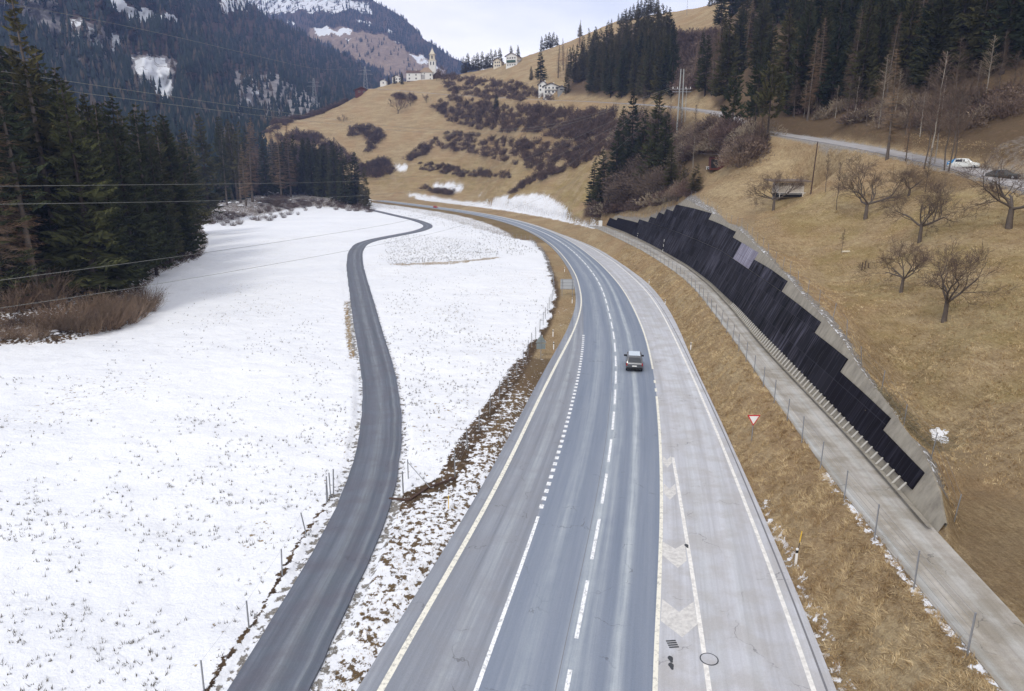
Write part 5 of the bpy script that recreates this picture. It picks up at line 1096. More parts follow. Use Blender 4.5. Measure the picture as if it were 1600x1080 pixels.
# red car far away, coming towards us
pr = hitg(685, 325.5); k_ = int(np.argmin(np.hypot(mid[:, 0]-pr[0], mid[:, 1]-pr[1]))); c_ = mid[k_]; hd2 = math.atan2(tan[k_][1], tan[k_][0])+math.pi
SEDAN = [(-2.1, .45, .75, .8, .78, .7), (-2.05, .32, .92, .95, .84, .74), (-1.75, .28, .95, 1.0, .86, .72), (-1.15, .25, .95, 1.40, .87, .62), (-.6, .25, .95, 1.46, .87, .64), (.25, .25, .93, 1.44, .87, .64), (.55, .25, .92, 1.38, .87, .62), (1.15, .25, .90, .94, .86, .70), (1.9, .28, .76, .80, .82, .66), (2.12, .38, .6, .64, .72, .56)]
vehicle('red_car', 'small bright red car on the distant stretch of highway', 'car', (c_[0]-nor[k_][0]*1.9, c_[1]-nor[k_][1]*1.9, c_[2]+.056), hd2, SEDAN, .86, Vp((.50, .02, .015)), .95, [(-1.3, .32), (1.3, .32)], [(-1.1, -.2, .9, .9), (-.1, .75, .9, .75)], [(-1.70, -1.18, 'rear_window'), (.58, 1.1, 'windscreen')])
# white car with blue tarpaulin, nose to the right
pc = hitg(1510, 266); hdc = -.30-0.35
pc2 = hitg(1510, 264)
wc = vehicle('parked_car', 'parked dirty white car with a blue cover over its boot, beside the upper road', 'car', (pc2[0], pc2[1]+.8, pc2[2]+.02), hdc, [(a*1.04, b_, c2*1.10, d*1.13, w_, t_) for a, b_, c2, d, w_, t_ in SEDAN], .86, Vp((.70, .72, .70), .5), .95, [(-1.35, .31), (1.35, .31)], [(-1.15, -.2, .9, .9), (-.1, .8, .9, .75)], [(-1.75, -1.22, 'rear_window'), (.62, 1.15, 'windscreen')])
SB().poly([(-2.25,-.75,1.08),(-1.18,-.68,1.64),(-1.18,.68,1.64),(-2.25,.75,1.08),(-2.26,-.9,.62),(-2.26,.9,.62),(-1.5,-.9,.95),(-1.5,.9,.95)], [(0,1,2,3),(4,0,3,5),(4,6,1,0),(3,2,7,5)]).mk('blue_cover', plain('blue_tarpaulin', (.03, .22, .50), .6, .2, 3), None)
bc = bpy.data.objects['blue_cover']; bc.location = wc.location; bc.rotation_euler = wc.rotation_euler; tag(bc, 'blue tarpaulin draped over the boot of the parked white car', 'tarpaulin')
pd = hitg(1572, 281); dk = vehicle('black_car', 'black car with white marks half hidden behind bare branches at the right edge', 'car', (pd[0], pd[1]+.8, pd[2]+.02), hdc-.1, SEDAN, .86, Vp((.02, .025, .025), .5), .95, [(-1.3, .32), (1.3, .32)], [(-1.1, -.2, .9, .9), (-.1, .75, .9, .75)], [(-1.70, -1.18, 'rear_window'), (.58, 1.1, 'windscreen')])
SB().box(-.5, .1, -.35, .2, 1.46, 1.50).mk('snow_patch', M['signw'], dk, bev=.02)
pj = hitg(1112, 265.5); jp = vehicle('farm_vehicle', 'small grey farm vehicle with a white rail parked in front of the red shed', 'farm vehicle', (pj[0], pj[1]-.4, pj[2]), 2.7, [(-1.2, .4, .7, .72, .55, .5), (-1.15, .35, .8, .84, .6, .5), (-.6, .35, .8, 1.55, .6, .5), (.1, .35, .8, 1.58, .6, .5), (.4, .35, .8, .9, .6, .5), (1.2, .4, .75, .8, .55, .45)], .62, Vp((.16, .19, .20), .6), .8, [(-.8, .32), (.8, .32)], [(-.5, 0, .9, .9)], [])
SB().bar((-1.9, .7, .75), (1.5, .7, .75), .05).bar((1.3, .7, 0), (1.3, .7, .75), .05).mk('rail', M['signw'], jp)
# ================================================================ poles, pylons, wires
ph = hitg(1061, 205); sH = pxm(ph); zt = (205-114)/sH
tp_ = empty('twin_mast', tuple(ph), 'tall pale twin concrete power mast with a wide cross arm above the shed thicket', 'power mast')
for dx in (-.55, .55): SB().bar((dx*1.6, 0, -1), (dx, 0, zt), .30, 8, .2).mk('mast', M['pole'], tp_)
za = (205-143)/sH; SB().box(-15/sH*.9, 15/sH, -.12, .12, za-.1, za+.12).box(-15/sH*.9, 15/sH, -.12, .12, za-1.1, za-.9).mk('cross_arm', M['steel'], tp_)
for dx in (-13, -6, 7, 14): SB().lathe([(.10, za+.12), (.16, za+.3), (.08, za+.5), (.14, za+.65), (.05, za+.8)], 8, (dx/sH, 0)).mk('insulator', M['signw'], tp_)
p2 = hitg(1070, 190); tag(SB().bar((0, 0, -1), (0, 0, (190-140)/pxm(p2)), .12, 7, .08).mk('utility_pole', M['pole']), 'thin grey pole standing just right of the twin power mast', 'pole').location = tuple(p2)
p2 = hitg(1266.5, 304); tag(SB().bar((0, 0, -.5), (.35, 0, (304-225)/pxm(p2)), .13, 8, .09).mk('utility_pole', M['wood']), 'dark wooden pole just right of the orchard hut', 'pole').location = tuple(p2)
def pylon(px, py, top, Y, wpx, label):
    p = PY(px, py, Y); s = pxm(p); H = (py-top)/s; e = empty('lattice_pylon', tuple(p), label, 'pylon'); b = SB(); w0, w1 = wpx/s*.5, .5
    hs = np.linspace(-6, H, 9); ws = [w0+(w1-w0)*max(0, h)/H for h in hs]
    for i in range(8):
        for sx in (-1, 1):
            for sy in (-1, 1): b.bar((sx*ws[i], sy*ws[i], hs[i]), (sx*ws[i+1], sy*ws[i+1], hs[i+1]), .16, 4)
            b.bar((sx*ws[i], -ws[i], hs[i]), (-sx*ws[i+1], -ws[i+1], hs[i+1]), .12, 4)
    b.mk('tower_frame', M['steel'], e)
    for q, a in ((.62, 8.5), (.80, 6.5)): SB().bar((-a, 0, H*q), (a, 0, H*q), .16, 4).bar((-a, 0, H*q), (0, 0, H*q+1.8), .10, 4).bar((a, 0, H*q), (0, 0, H*q+1.8), .10, 4).mk('cross_arm', M['steel'], e)
    return p, H
py1, H1 = pylon(571.5, 136, 106, 830, 6, 'steel lattice pylon just behind the timber chalet'); py2, H2 = pylon(492, 156, 124, 860, 6, 'steel lattice pylon at the left shoulder of the village meadow')
tag(SB().bar((0,0,-1), (0,0,16), .16, 6, .08).mk('transmission_mast', M['steel']), 'thin mast on the grassy skyline ridge between the forests', 'mast').location = tuple(hitg(1073, 24))
def wire(pts, r, label):
    w = np.array([PY(*p) for p in pts]); d = np.r_[0, np.cumsum(np.linalg.norm(np.diff(w, axis=0), axis=1))]; s = np.linspace(0, d[-1], 70)
    q = np.stack([np.interp(s, d, w[:, k]) for k in range(3)], 1); q = gsm(q, 4.0); q[0], q[-1] = w[0], w[-1]; b = TB(); b.tube(q, np.full(70, r), 5)
    return tag(mesh_obj('power_cable', b.mesh('power_cable'), M['wirem']), label, 'cable', 'power cables across the valley')
za_ = float(ph[2]+za+.8); hp = lambda dx: (float(ph[0]+dx/sH), float(ph[1]), za_)
def topx(dx): x, y = proj(np.array(hp(dx)[0]), np.array(hp(dx)[1]), np.array(hp(dx)[2])); return (float(x), float(y), float(ph[1]))
t1 = proj(np.array(py1[0]), np.array(py1[1]), np.array(py1[2]+H1*.95)); P1 = (float(t1[0]), float(t1[1]), 830)
wire([(-900,-130,60),(82,10,150),(240,48,190),(400,88,260),(500,110,420),P1], .045, 'highest cable, crossing the dark mountain at the upper left')
wire([(-900,-20,60),(0,111,100),(200,141,150),(400,170,230),(560,192,320),(675,206,350),(860,204,345),topx(-13)], .045, 'upper of the two close cables in front of the left-hand treetops')
wire([(-900,-5,60),(0,129,100),(200,155,150),(400,180,230),(560,198,320),(675,211,350),(860,209,345),topx(-6)], .045, 'lower of the two close cables in front of the left-hand treetops')
wire([(-900,300,45),(0,291,75),(200,289,110),(400,287,160),(562,284,220),(800,262,290),topx(7)], .032, 'nearly level cable across the middle of the left-hand forest')
wire([(-900,330,45),(0,319,75),(200,317,110),(400,312,160),(587,306,220),(800,282,290),topx(14)], .032, 'second nearly level cable, just below the first, over the forest')
wire([(-900,560,36),(0,437,62),(200,412,90),(400,384,130),(640,346,205),(850,290,270),topx(-13)], .028, 'upper cable crossing over the snow field')
wire([(-900,606,36),(0,484,60),(200,452,86),(400,418,122),(550,391,160),(705,360,215),(900,292,280),topx(7)], .028, 'lowest cable, crossing low over the snow field and farm road')
# ================================================================ fences
def fence(name, label, world, spacing, H, r=.035, mat=None, lean=.0, wires=2, maxn=96, wr=.010, cat='fence'):
    q, s = resample(world, .5); e = empty(name, (q[0, 0], q[0, 1], float(gz(q[0, 0], q[0, 1]))), label, cat); o = np.array(e.location); tops = []
    st = np.arange(0, s[-1], spacing)[:maxn]
    for d in st:
        x, y = np.interp(d, s, q[:, 0]), np.interp(d, s, q[:, 1]); z = float(gz(x, y)); h = H*rng.uniform(.92, 1.06); a = np.array([x, y, z-.2])-o; b = np.array([x+rng.normal(0, lean), y+rng.normal(0, lean), z+h])-o
        SB().bar(a, b, r, 6).mk('post', mat or M['steel'], e); tops.append((a, b))
    if wires:
        b = TB()
        for k in range(wires):
            f = .97-k*(.8/max(1, wires)); pl = np.array([a*(1-f)+t*f for a, t in tops]); b.segs(pl[:-1], pl[1:], np.full(len(pl)-1, wr), np.full(len(pl)-1, wr))
        mesh_obj('wire', b.mesh('wire'), M['steel'], e)
    return e
pl_f = pathL.copy(); tl = np.gradient(pl_f[:, :2], axis=0); tl /= np.linalg.norm(tl, axis=1)[:, None]; pl_f[:, :2] -= np.stack([tl[:, 1], -tl[:, 0]], 1)*.25
cut_ = np.argmin(np.abs(pl_f[:, 1]-22.5)); fence('path_fence', 'long wire mesh fence on thin grey posts along the outer edge of the path', pl_f[cut_:], 4.5, 2.0, .04, lean=.07, wires=5, wr=.007)
fence('highway_fence', 'wire fence on grey posts between the snow field and the left side of the highway', line([(711,744),(735,700),(755,665),(777,630),(792,608),(815,575),(837,530),(848,510),(858,485),(866,458),(864,440),(856,415),(846,394),(828,378),(800,371),(760,361),(700,344)]), 4.5, 1.9, .04, lean=.05, wires=5, wr=.006)
fence('field_fence', 'sparse row of grey fence posts along the left side of the farm road', line([(319,1080),(390,977),(443,897),(483,832),(514,780),(524,768)]), 4.35, 1.55, .04, lean=.12, wires=1, wr=.004)
fence('gate_posts', 'pair of close-set grey gate posts beside the farm road', line([(512,782),(517,776),(523,768)]), .55, 1.9, .045, lean=.06, wires=0, cat='gate posts')
wtop = np.array([wallp(i, htop(i), -.9) for i in np.arange(W0+2, W1-1, 2.0)])
fence('wall_top_fence', 'thin wire fence running along the top of the retaining wall', wtop, 5.0, 1.7, .03, lean=.12, wires=3, wr=.007)
fence('meadow_fence', 'row of short dark stakes on the grass ridge left of the white ridge house', np.array([hitg(x, y) for x, y in ((742,121),(755,122),(763,122),(741,132),(751,131))]), 7, 1.6, .22, M['wood'], .1, 0)
# low culvert wall and slab where the fence meets the farm road
b = SB(); _p = [PF(x, y) for x, y in ((608,780),(640,782),(668,763),(710,748))]
for i in range(3):
    a, c = Vector(_p[i]), Vector(_p[i+1]); n_ = (c-a).normalized().cross(Vector((0, 0, 1)))*.07; b.poly([a-n_, a+n_, c+n_, c-n_, a-n_+Vector((0,0,.10)), a+n_+Vector((0,0,.10)), c+n_+Vector((0,0,.10)), c-n_+Vector((0,0,.10))], [(0,1,2,3),(4,7,6,5),(0,4,5,1),(1,5,6,2),(2,6,7,3),(3,7,4,0)])
tag(b.mk('culvert_kerb', M['wood']), 'low dark kerb running from the farm road up to the highway fence', 'kerb')
tag(SB().bar(tuple(PF(630,770)), tuple(PF(630,770)+np.array([0,0,1.6])), .05).bar(tuple(PF(638,748)), tuple(PF(638,748)+np.array([0,0,1.5])), .04).bar(tuple(PF(638,748)+np.array([0,0,1.3])), tuple(PF(672,764)+np.array([0,0,.1])), .03).mk('fence_stay', M['steel']), 'braced corner post of the fence right of the farm road', 'fence post')
# ================================================================ signs and marker posts
ps_ = hitg(1174, 689); u = 1/pxm(ps_); ys = empty('yield_sign', tuple(ps_), 'red and white triangular yield sign on a grey pole in the grass bank', 'traffic sign')
SB().bar((0, 0, -.3), (.05, 0, 42*u), .035, 8).mk('pole', M['steel'], ys); tw_ = 10*u; zc = 43*u; hT = tw_*1.732
SB().prism([(-tw_, zc), (tw_, zc), (0, zc-hT)], 'y', -.09, -.05).mk('sign_plate', M['red'], ys)
SB().prism([(-tw_*.74, zc-.16*tw_), (tw_*.74, zc-.16*tw_), (0, zc-hT*.83)], 'y', -.105, -.091).mk('sign_face', M['signw'], ys)
pb = hitg(886, 463); u = 1/pxm(pb); sb = empty('direction_sign', tuple(pb), 'large pale board sign seen from behind on two posts left of the highway', 'road sign')
SB().box(-10.5*u, 10.5*u, -.03, .03, 11*u, 27*u).mk('board', M['grey'], sb)
rb = SB()
for k in range(4): rb.box(-10.5*u, 10.5*u, -.09, -.031, (11.6+k*4.8)*u, (12.1+k*4.8)*u)
rb.mk('rib', M['steel'], sb)
for x in (-8*u, 8*u): SB().bar((x, -.14, -.3), (x, -.14, 27*u), .05, 6).mk('post', M['steel'], sb)
pt = hitg(845, 560); u = 1/pxm(pt); ts = empty('warning_sign', tuple(pt), 'back of a grey triangular warning sign with a square plate below it', 'traffic sign')
SB().prism([(-8.5*u, 25*u), (8.5*u, 25*u), (0, 38*u)], 'y', -.03, .0).mk('sign_plate', M['backs'], ts); SB().box(-7*u, 7*u, -.03, 0, 15*u, 24*u).mk('lower_plate', M['backs'], ts)
SB().box(-7*u, 7*u, -.06, -.031, 18*u, 18.6*u).box(-7*u, 7*u, -.06, -.031, 21*u, 21.6*u).box(-6*u, 6*u, -.06, -.031, 27*u, 27.6*u).mk('clamp', M['steel'], ts); SB().bar((0, -.09, -.3), (0, -.09, 38*u), .04, 6).mk('pole', M['steel'], ts)
def delin(px, py, label, H=1.0):
    p = hitg(px, py); e = empty('marker_post', tuple(p), label, 'marker post', 'white roadside marker posts' if label.startswith('white roadside') else None)
    SB().prism([(-.06, -.03), (.06, -.03), (.06, .03), (-.06, .03)], 'z', -.2, H*.72).mk('stem', M['signw'], e); SB().prism([(-.062, -.032), (.062, -.032), (.062, .032), (-.062, .032)], 'z', H*.72, H*.88).mk('black_band', M['black'], e); SB().prism([(-.06, -.03), (.06, -.03), (.06, .03), (-.06, .03)], 'z', H*.88, H).mk('cap', M['signw'], e); return e
for x, y, lb in ((1079,547,'white marker post on the grass bank nearest to the yield sign'),(1039,477,'white marker post on the grass bank right of the curve, middle one'),(1014,444,'white marker post on the grass bank, farthest of the right-hand ones'),(865,546,'white marker post left of the highway beside the triangular sign'),(864,526,'white marker post just above the one beside the triangular sign'),(894,474,'white marker post directly below the large board sign'),(882,425,'small white marker post above the large board sign')): delin(x, y, lb)
dp = delin(1243, 883, 'marker post with a tall yellow and black snow pole on the near grass bank', 1.05)
u = 1/pxm(np.array(dp.location)); SB().bar((.05, .08, -.1), (.13, .08, 40*u), .022).mk('black_pole', M['black'], dp); SB().bar((.13, .08, 38*u), (.19, .08, 57*u), .026).mk('yellow_pole', M['yellow'], dp); 
q = hitg(701, 795); tag(SB().bar((0, 0, -.2), (0, 0, .95), .025).mk('yellow_stake', M['yellow']), 'thin yellow stake in the patchy snow between the two roads', 'stake').location = tuple(q)
for x, y, y2, lb in ((1044, 402, 379, 'striped white and dark pole leaning at the foot of the black wall'), (1004, 379, 369, 'small white rod at the foot of the black wall, farther one')):
    q = np.array(wallp(on_wall(x, y-16)[0], .2, .7)); h = (y-y2)/pxm(q); sp_ = empty('striped_pole', tuple(q), lb, 'pole')
    for k in range(6): SB().bar((k*.05, 0, h*k/6), ((k+1)*.05, 0, h*(k+1)/6), .05).mk('white_segment' if k % 2 == 0 else 'dark_segment', M['signw'] if k % 2 == 0 else M['black'], sp_)
q = hitg(938, 354); tag(SB().box(-.7, .7, -.5, .5, -.3, 2.3).mk('concrete_pillar', M['signw'], None, bev=.05), 'short white concrete pillar at the far end of the path', 'pillar').location = tuple(q)
# covers set in the asphalt
q = PF(1108, 1030, .056); mc = empty('manhole_cover', tuple(q), 'round manhole cover on the line of the pale slip lane', 'manhole cover'); SB().lathe([(.42, 0), (.42, .006), (.37, .007), (.37, .004)], 28).mk('ring', seal, mc); SB().lathe([(.365, .002), (.365, .010)], 28).mk('lid', m_pale, mc)
q = PF(1050.5, 1006, .056); dg_ = empty('drain_grate', tuple(q), 'dark iron drain grate at the tip of the near chevron', 'drain grate', None, .1)
for k in range(4): SB().box(-.23, .23, -.28+k*.15, -.20+k*.15, 0, .012).mk('bar', seal, dg_)
for x, y in ((1048, 1030), (1049, 1041), (1073, 853)):
    q = PF(x, y, .057); v_ = [(q[0]+.11*math.cos(a)*(1+.3*math.sin(3*a)), q[1]+.24*math.sin(a), q[2]) for a in np.linspace(0, 6.2832, 14)[:-1]]; mesh_obj('tar_patch', raw_mesh('tar_patch', v_, [tuple(range(13))]), seal, hw)
# ================================================================ orchard bits
q = hitg(1351, 421); stk = empty('stakes', tuple(q), 'three short brown stakes standing together in the orchard grass', 'stakes')
for dx, h in ((-.38, .95), (0, 1.1), (.42, .85)): SB().bar((dx, 0, -.2), (dx+.03, 0, h), .06).mk('stake', M['wood'], stk)
b = TB(); q = hitg(1420, 668); r_ = np.random.default_rng(5); n = 520; c = np.stack([r_.normal(0, 1.5, n), r_.normal(0, 1.2, n), np.abs(r_.normal(.1, .22, n))], -1); c[:, 2] += gz(q[0]+c[:, 0], q[1]+c[:, 1])-q[2]; d = r_.normal(0, 1, (n, 3))*[1, 1, .4]; d /= np.linalg.norm(d, axis=1)[:, None]
b.segs(c-d*.35, c+d*.35, np.full(n, .022), np.full(n, .010)); bp = tag(mesh_obj('brush_pile', b.mesh('brush_pile'), plain('cut_branches', (.24, .20, .12), .95, .4, 2)), 'heap of cut olive-brown branches above the right end of the wall', 'brush pile'); bp.location = tuple(q)
for (x, y, lb) in ((1316,394,'short pale log lying beside the small sapling'),):
    q = hitg(x+6, y+1); tag(SB().bar((-.55, 0, .15), (.55, .1, .15), .14, 9).mk('log', M['cream'], None), lb, 'log').location = tuple(q)
# ---------------------------------------------------------------- boulders at the forest edge
def boulder(seed):
    me = bpy.data.meshes.new('boulder'); bm = bmesh.new(); bmesh.ops.create_icosphere(bm, subdivisions=3, radius=1)
    for v in bm.verts: v.co *= 1+.35*(float(fbm(np.array(v.co.x*1.3+seed), np.array(v.co.y*1.3+v.co.z), 3, seed))-.5); v.co.z *= .6
    bm.to_mesh(me); bm.free(); return me
tb = NT('snowy_rock', .95, .1); geo = tb.n.new('ShaderNodeNewGeometry'); sx = tb.n.new('ShaderNodeSeparateXYZ'); tb.l.new(geo.outputs['Normal'], sx.inputs[0]); nn_ = tb.noise(1.2, 4)
m_rock = tb.color(tb.mix(tb.ramp(tb.math('ADD', sx.outputs[2], tb.math('MULTIPLY', tb.math('SUBTRACT', nn_, .5), .8)), .45, .6), tb.mix(nn_, (.10, .09, .085), (.22, .20, .19)), (.84, .86, .9)))
bms = [boulder(i) for i in range(4)]
for x, y in sample_poly(P(312,345,335,300,370,292,400,300,440,320,400,332,340,342), 26, 1.5, 6)+sample_poly(P(430,310,480,300,500,318,450,322), 6, 1.5, 6)+sample_poly(P(0,520,60,500,110,520,60,535), 9, 1.5, 7):
    q = hitg(x, y); o = mesh_obj('boulder', bms[int(rng.integers(4))], m_rock); s_ = rng.uniform(.5, 1.5)*(.35 if y > 480 else 1); o.scale = (s_*1.3, s_, s_); o.rotation_euler = (0, 0, rng.uniform(0, 6)); o.location = tuple(q); tag(o, 'snow-topped boulder lying at the edge of the left-hand forest', 'boulder', 'boulders at the forest edge')
# ================================================================ grass blades (stuff)
def blades(name, xy, h0, h1, w0, mat, label, per=5, lean=.5, down=None, seed=1):
    r = np.random.default_rng(seed); n = len(xy)*per; x = np.repeat(xy[:, 0], per)+r.normal(0, .05*h1*3, n); y = np.repeat(xy[:, 1], per)+r.normal(0, .05*h1*3, n); z = gz(x, y)-.02
    h = r.uniform(h0, h1, n); a = r.uniform(0, 6.283, n); ld = np.stack([np.cos(a), np.sin(a)], -1)*lean*r.random(n)[:, None]
    if down is not None: ld += np.repeat(down, per, 0)*r.uniform(.5, 1.2, n)[:, None]
    a2 = r.uniform(0, 6.283, n); w = w0*r.uniform(.6, 1.4, n); dx, dy = np.cos(a2)*w, np.sin(a2)*w
    T = np.stack([np.stack([x-dx, y-dy, z], -1), np.stack([x+dx, y+dy, z], -1), np.stack([x+ld[:, 0]*h, y+ld[:, 1]*h, z+h*np.maximum(.25, 1-.5*np.hypot(ld[:, 0], ld[:, 1]))], -1)], 1)
    b = TB(); b.add(T.reshape(-1, 3), np.arange(n*3).reshape(-1, 3)); me = b.mesh(name); at = me.attributes.new('tone', 'FLOAT', 'FACE'); at.data.foreach_set('value', r.random(n).astype(np.float32))
    return tag(mesh_obj(name, me, mat), label, kind='stuff')
def blademat(name, a, b, c_): t = NT(name, 1.0, .05); f = t.attr('tone'); n = t.noise(.7, 4, .6); return t.color(t.mix(t.ramp(n, .35, .65), t.mix(f, a, b), t.mix(f, b, c_)))
m_tuft = blademat('withered_tuft', (.035, .03, .02), (.07, .06, .04), (.10, .085, .05)); m_hay = blademat('dry_grass', lin(112, 86, 60), lin(190, 164, 122), lin(232, 214, 176))
def px_samples(poly, n, dens=None, seed=3):
    r = np.random.default_rng(seed); xs = [q[0] for q in poly]; ys = [q[1] for q in poly]; x = r.uniform(min(xs), max(xs), n); y = r.uniform(min(ys), max(ys), n); k = inpoly(x, y, poly)
    if dens is not None: k &= r.random(n) < dens(x, y)
    w = np.array([PF(a, b) for a, b in zip(x[k], y[k])]); return w[:, :2], x[k], y[k]
def offroad(w): return (dline(w[:, 0], w[:, 1], farm[::3])[0] > 2.2) & (dline(w[:, 0], w[:, 1], np.c_[along(oEL)][::3])[2] > 0) 
w, x, y = px_samples(P(-60,600,120,560,420,420,545,470,556,600,540,780,300,1100,-60,1100), 9000, lambda x, y: np.clip((fbm(x/60, y/30, 3, 4)-.42)*4.0, .04, 1.0)*np.where(y > 850, .28, np.where(y > 700, .5, .8)), 3); w = w[offroad(w)]
blades('snow_field_tufts', w, .08, .34, .017, m_tuft, 'withered grass tufts poking through the left snow field', 6, .6, seed=3)
w2, x, y = px_samples(P(585,400,780,400,850,440,860,480,790,600,700,740,640,770,632,640,610,540), 5200, lambda x, y: np.clip((fbm(x/40, y/25, 3, 14)-.3)*2.0, .12, .9)*np.where(y > 600, .6, .9), 5); w2 = w2[offroad(w2)]
blades('middle_field_tufts', w2, .08, .38, .019, m_tuft, 'withered grass tufts poking through the snow between the roads', 6, .6, seed=4)
w3, x, y = px_samples(P(600,372,640,366,745,376,785,398,700,410,605,412), 2200, None, 6); blades('stubble_patch', w3, .15, .5, .03, m_tuft, 'brown stubble standing in the snow at the bend of the farm road', 4, .4, seed=5)
w3, x, y = px_samples(P(600,318,700,332,800,372,840,395,800,400,740,372,640,340,600,330), 2600, None, 7); blades('bank_stubble', w3, .15, .6, .04, m_tuft, 'dark stubble on the snowy bank left of the far highway', 4, .4, seed=6)
w4, x, y = px_samples(P(620,800,735,745,800,620,850,560,868,470,850,400,885,420,905,480,870,545,800,680,705,830,560,1090,500,1090,600,880), 9000, lambda x, y: np.where(y > 760, .45, .9), 8); w4 = w4[offroad(w4)]
dsd = dline(w4[:, 0], w4[:, 1], np.c_[along(oEL)][::3])[0]; w4 = w4[dsd > .25]
blades('verge_grass', w4, .05, .22, .014, blademat('dull_verge_grass', lin(84, 62, 42), lin(140, 112, 72), lin(168, 144, 96)), 'flattened brown grass on the verge left of the highway', 6, 1.2, seed=7)
# long dry grass of the right-hand bank and the slope
k1 = (S < 190); A = along(oE, 0)[k1]; r_ = np.random.default_rng(9); N = 34000; ii = r_.random(N)**1.6*(len(A)-2); a = ii.astype(int); f_ = (ii-a)[:, None]; base = A[a]*(1-f_)+A[a+1]*f_
jj = np.array([np.argmin(np.hypot(pathL[:, 0]-b_[0], pathL[:, 1]-b_[1])) for b_ in A]); tgt = pathL[jj][a]*(1-f_)+pathL[jj][a+1]*f_; q_ = r_.random((N, 1))*1.0; pos = base*(1-q_)+tgt*q_; dn = (base-tgt)[:, :2]; dn /= np.linalg.norm(dn, axis=1)[:, None]
pos = pos[:, :2]+dn*-.15+r_.normal(0, .1, (N, 2)); inside = (dline(pos[:, 0], pos[:, 1], along(oE)[::3])[2] < 0) & (dline(pos[:, 0], pos[:, 1], pathL[::2])[2] > 0); pos = pos[inside]; dn = dn[inside]
cl = fbm(pos[:, 0]*1.1, pos[:, 1]*1.1, 3, 70); kk = r_.random(len(pos)) < np.clip((cl-.28)*3, .15, 1); pos, dn, cl = pos[kk], dn[kk], cl[kk]
sw = np.stack([np.cos(cl*22), np.sin(cl*22)], -1)*.8
blades('dry_bank_grass', pos, .10, .40, .014, m_hay, 'long matted dry grass covering the bank between highway and path', 7, .5, dn*.7+sw, seed=10)
w5, x, y = px_samples(P(1210,410,1330,540,1440,690,1490,840,1640,1010,1640,560,1500,420,1300,350), 100, None, 11)
hp5 = []; r_ = np.random.default_rng(12)
X5 = r_.uniform(20, 80, 150000); Y5 = np.exp(r_.uniform(math.log(26), math.log(140), 150000)); Z5 = gz(X5, Y5); u5, v5 = proj(X5, Y5, Z5); k5 = (u5 < 1660) & (u5 > 1180) & (v5 < 1120)
dR5, _, sd5 = dline_raw(X5, Y5, pathR[::4]); k5 &= (sd5 < 0) & (Z5 > 2.9) & (dR5 > np.interp(np.interp(Y5, pathR[:, 1], np.arange(len(pathR))), wst, np.array(whh))/WT+.9); pos = np.stack([X5, Y5], -1)[k5]
cl = fbm(pos[:, 0]*.9, pos[:, 1]*.9, 3, 71); kk = r_.random(len(pos)) < np.clip((cl-.33)*3, .08, 1); pos = pos[kk]; cl = cl[kk]; print('slope blades', len(pos))
blades('dry_slope_grass', pos, .06, .28, .022, m_hay, 'short dry grass on the orchard slope above the wall', 6, .8, np.stack([np.cos(cl*20), np.sin(cl*20)], -1)*.7, seed=11)
# ================================================================ haze
hz = SB().box(-4200, 4200, -300, 8500, -60, 2600).mk('haze', None) if False else None
bm = bmesh.new(); bmesh.ops.create_cube(bm, size=1); hm = bpy.data.meshes.new('haze'); bm.to_mesh(hm); bm.free()
ho = bpy.data.objects.new('haze', hm); C.objects.link(ho); ho.scale = (8000, 3900, 1320); ho.location = (0, 1600, 1320/2-75); tag(ho, 'thin bluish winter air filling the valley', kind='stuff')
hmat = bpy.data.materials.new('haze'); hmat.use_nodes = True; hn = hmat.node_tree; hn.nodes.remove(hn.nodes['Principled BSDF']); pv = hn.nodes.new('ShaderNodeVolumePrincipled')
pv.inputs['Color'].default_value = (.36, .50, 1.0, 1); pv.inputs['Density'].default_value = 1.75e-4; pv.inputs['Anisotropy'].default_value = 0.0
hn.links.new(pv.outputs[0], hn.nodes['Material Output'].inputs['Volume']); hm.materials.append(hmat)
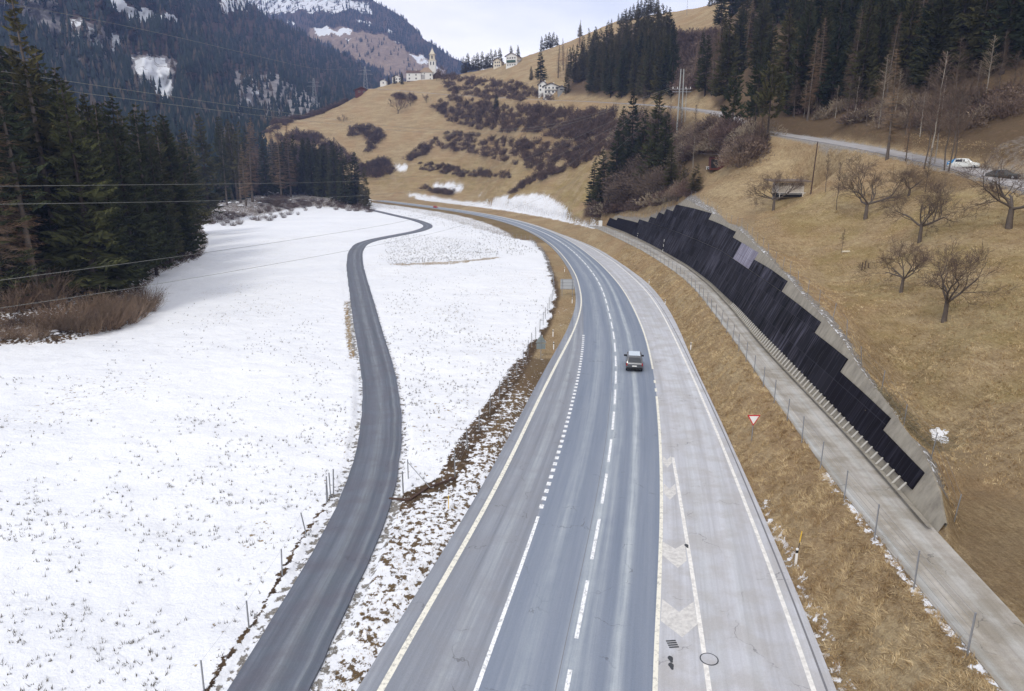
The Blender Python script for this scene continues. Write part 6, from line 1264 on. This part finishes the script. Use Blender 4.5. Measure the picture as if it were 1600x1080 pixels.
# ================================================================ world, sun, camera
w = bpy.data.worlds.new('World'); bpy.context.scene.world = w; w.use_nodes = True
nt = w.node_tree; bg = nt.nodes['Background']
sky = nt.nodes.new('ShaderNodeTexSky'); sky.sky_type = 'NISHITA'; sky.sun_disc = False
SUN_EL, SUN_AZ = math.radians(42), math.radians(200)
sky.sun_elevation = SUN_EL; sky.sun_rotation = SUN_AZ
bg.inputs['Strength'].default_value = 0.10
tcw = nt.nodes.new('ShaderNodeTexCoord'); mp = nt.nodes.new('ShaderNodeMapping'); mp.inputs['Scale'].default_value = (1.4, 1.4, 5.0)
nz = nt.nodes.new('ShaderNodeTexNoise'); nz.inputs['Scale'].default_value = 2.2; nz.inputs['Detail'].default_value = 6
nt.links.new(tcw.outputs['Generated'], mp.inputs[0]); nt.links.new(mp.outputs[0], nz.inputs['Vector'])
cr = nt.nodes.new('ShaderNodeValToRGB'); cr.color_ramp.elements[0].position = .30; cr.color_ramp.elements[0].color = (8.2, 8.4, 8.9, 1); cr.color_ramp.elements[1].position = .62; cr.color_ramp.elements[1].color = (12.2, 11.7, 11.0, 1)
nt.links.new(nz.outputs['Fac'], cr.inputs[0])
mx = nt.nodes.new('ShaderNodeMix'); mx.data_type = 'RGBA'; mx.inputs[0].default_value = 0.93
sepw = nt.nodes.new('ShaderNodeSeparateXYZ'); nt.links.new(tcw.outputs['Generated'], sepw.inputs[0]); mrw = nt.nodes.new('ShaderNodeMapRange'); mrw.inputs[1].default_value = .0; mrw.inputs[2].default_value = .5; mrw.inputs[3].default_value = 1.32; mrw.inputs[4].default_value = .96; nt.links.new(sepw.outputs[2], mrw.inputs[0])
vmw = nt.nodes.new('ShaderNodeVectorMath'); vmw.operation = 'SCALE'; nt.links.new(cr.outputs[0], vmw.inputs[0]); nt.links.new(mrw.outputs[0], vmw.inputs[3])
nt.links.new(sky.outputs[0], mx.inputs[6]); nt.links.new(vmw.outputs[0], mx.inputs[7]); nt.links.new(mx.outputs[2], bg.inputs['Color'])
sl = bpy.data.lights.new('sun', 'SUN'); sl.energy = 1.5; sl.angle = math.radians(11); sl.color = (1, .96, .9)
so = bpy.data.objects.new('sun', sl); C.objects.link(so)
sd = Vector((math.sin(SUN_AZ)*math.cos(SUN_EL), math.cos(SUN_AZ)*math.cos(SUN_EL), math.sin(SUN_EL)))
so.rotation_euler = (-sd).to_track_quat('-Z', 'Y').to_euler(); so.location = (0, 0, 200)
cd = bpy.data.cameras.new('camera'); cam = bpy.data.objects.new('camera', cd); C.objects.link(cam)
cd.sensor_width = 36; cd.lens = 36*F/1600.0; cd.clip_end = 20000; cd.clip_start = 0.5
cam.location = (0, 0, CAMH); cam.rotation_euler = (math.pi/2-PITCH, 0, 0)
bpy.context.scene.camera = cam
vs = bpy.context.scene.view_settings; vs.view_transform = 'Standard'; vs.look = 'None'; vs.exposure = 0.22; vs.gamma = 1.0
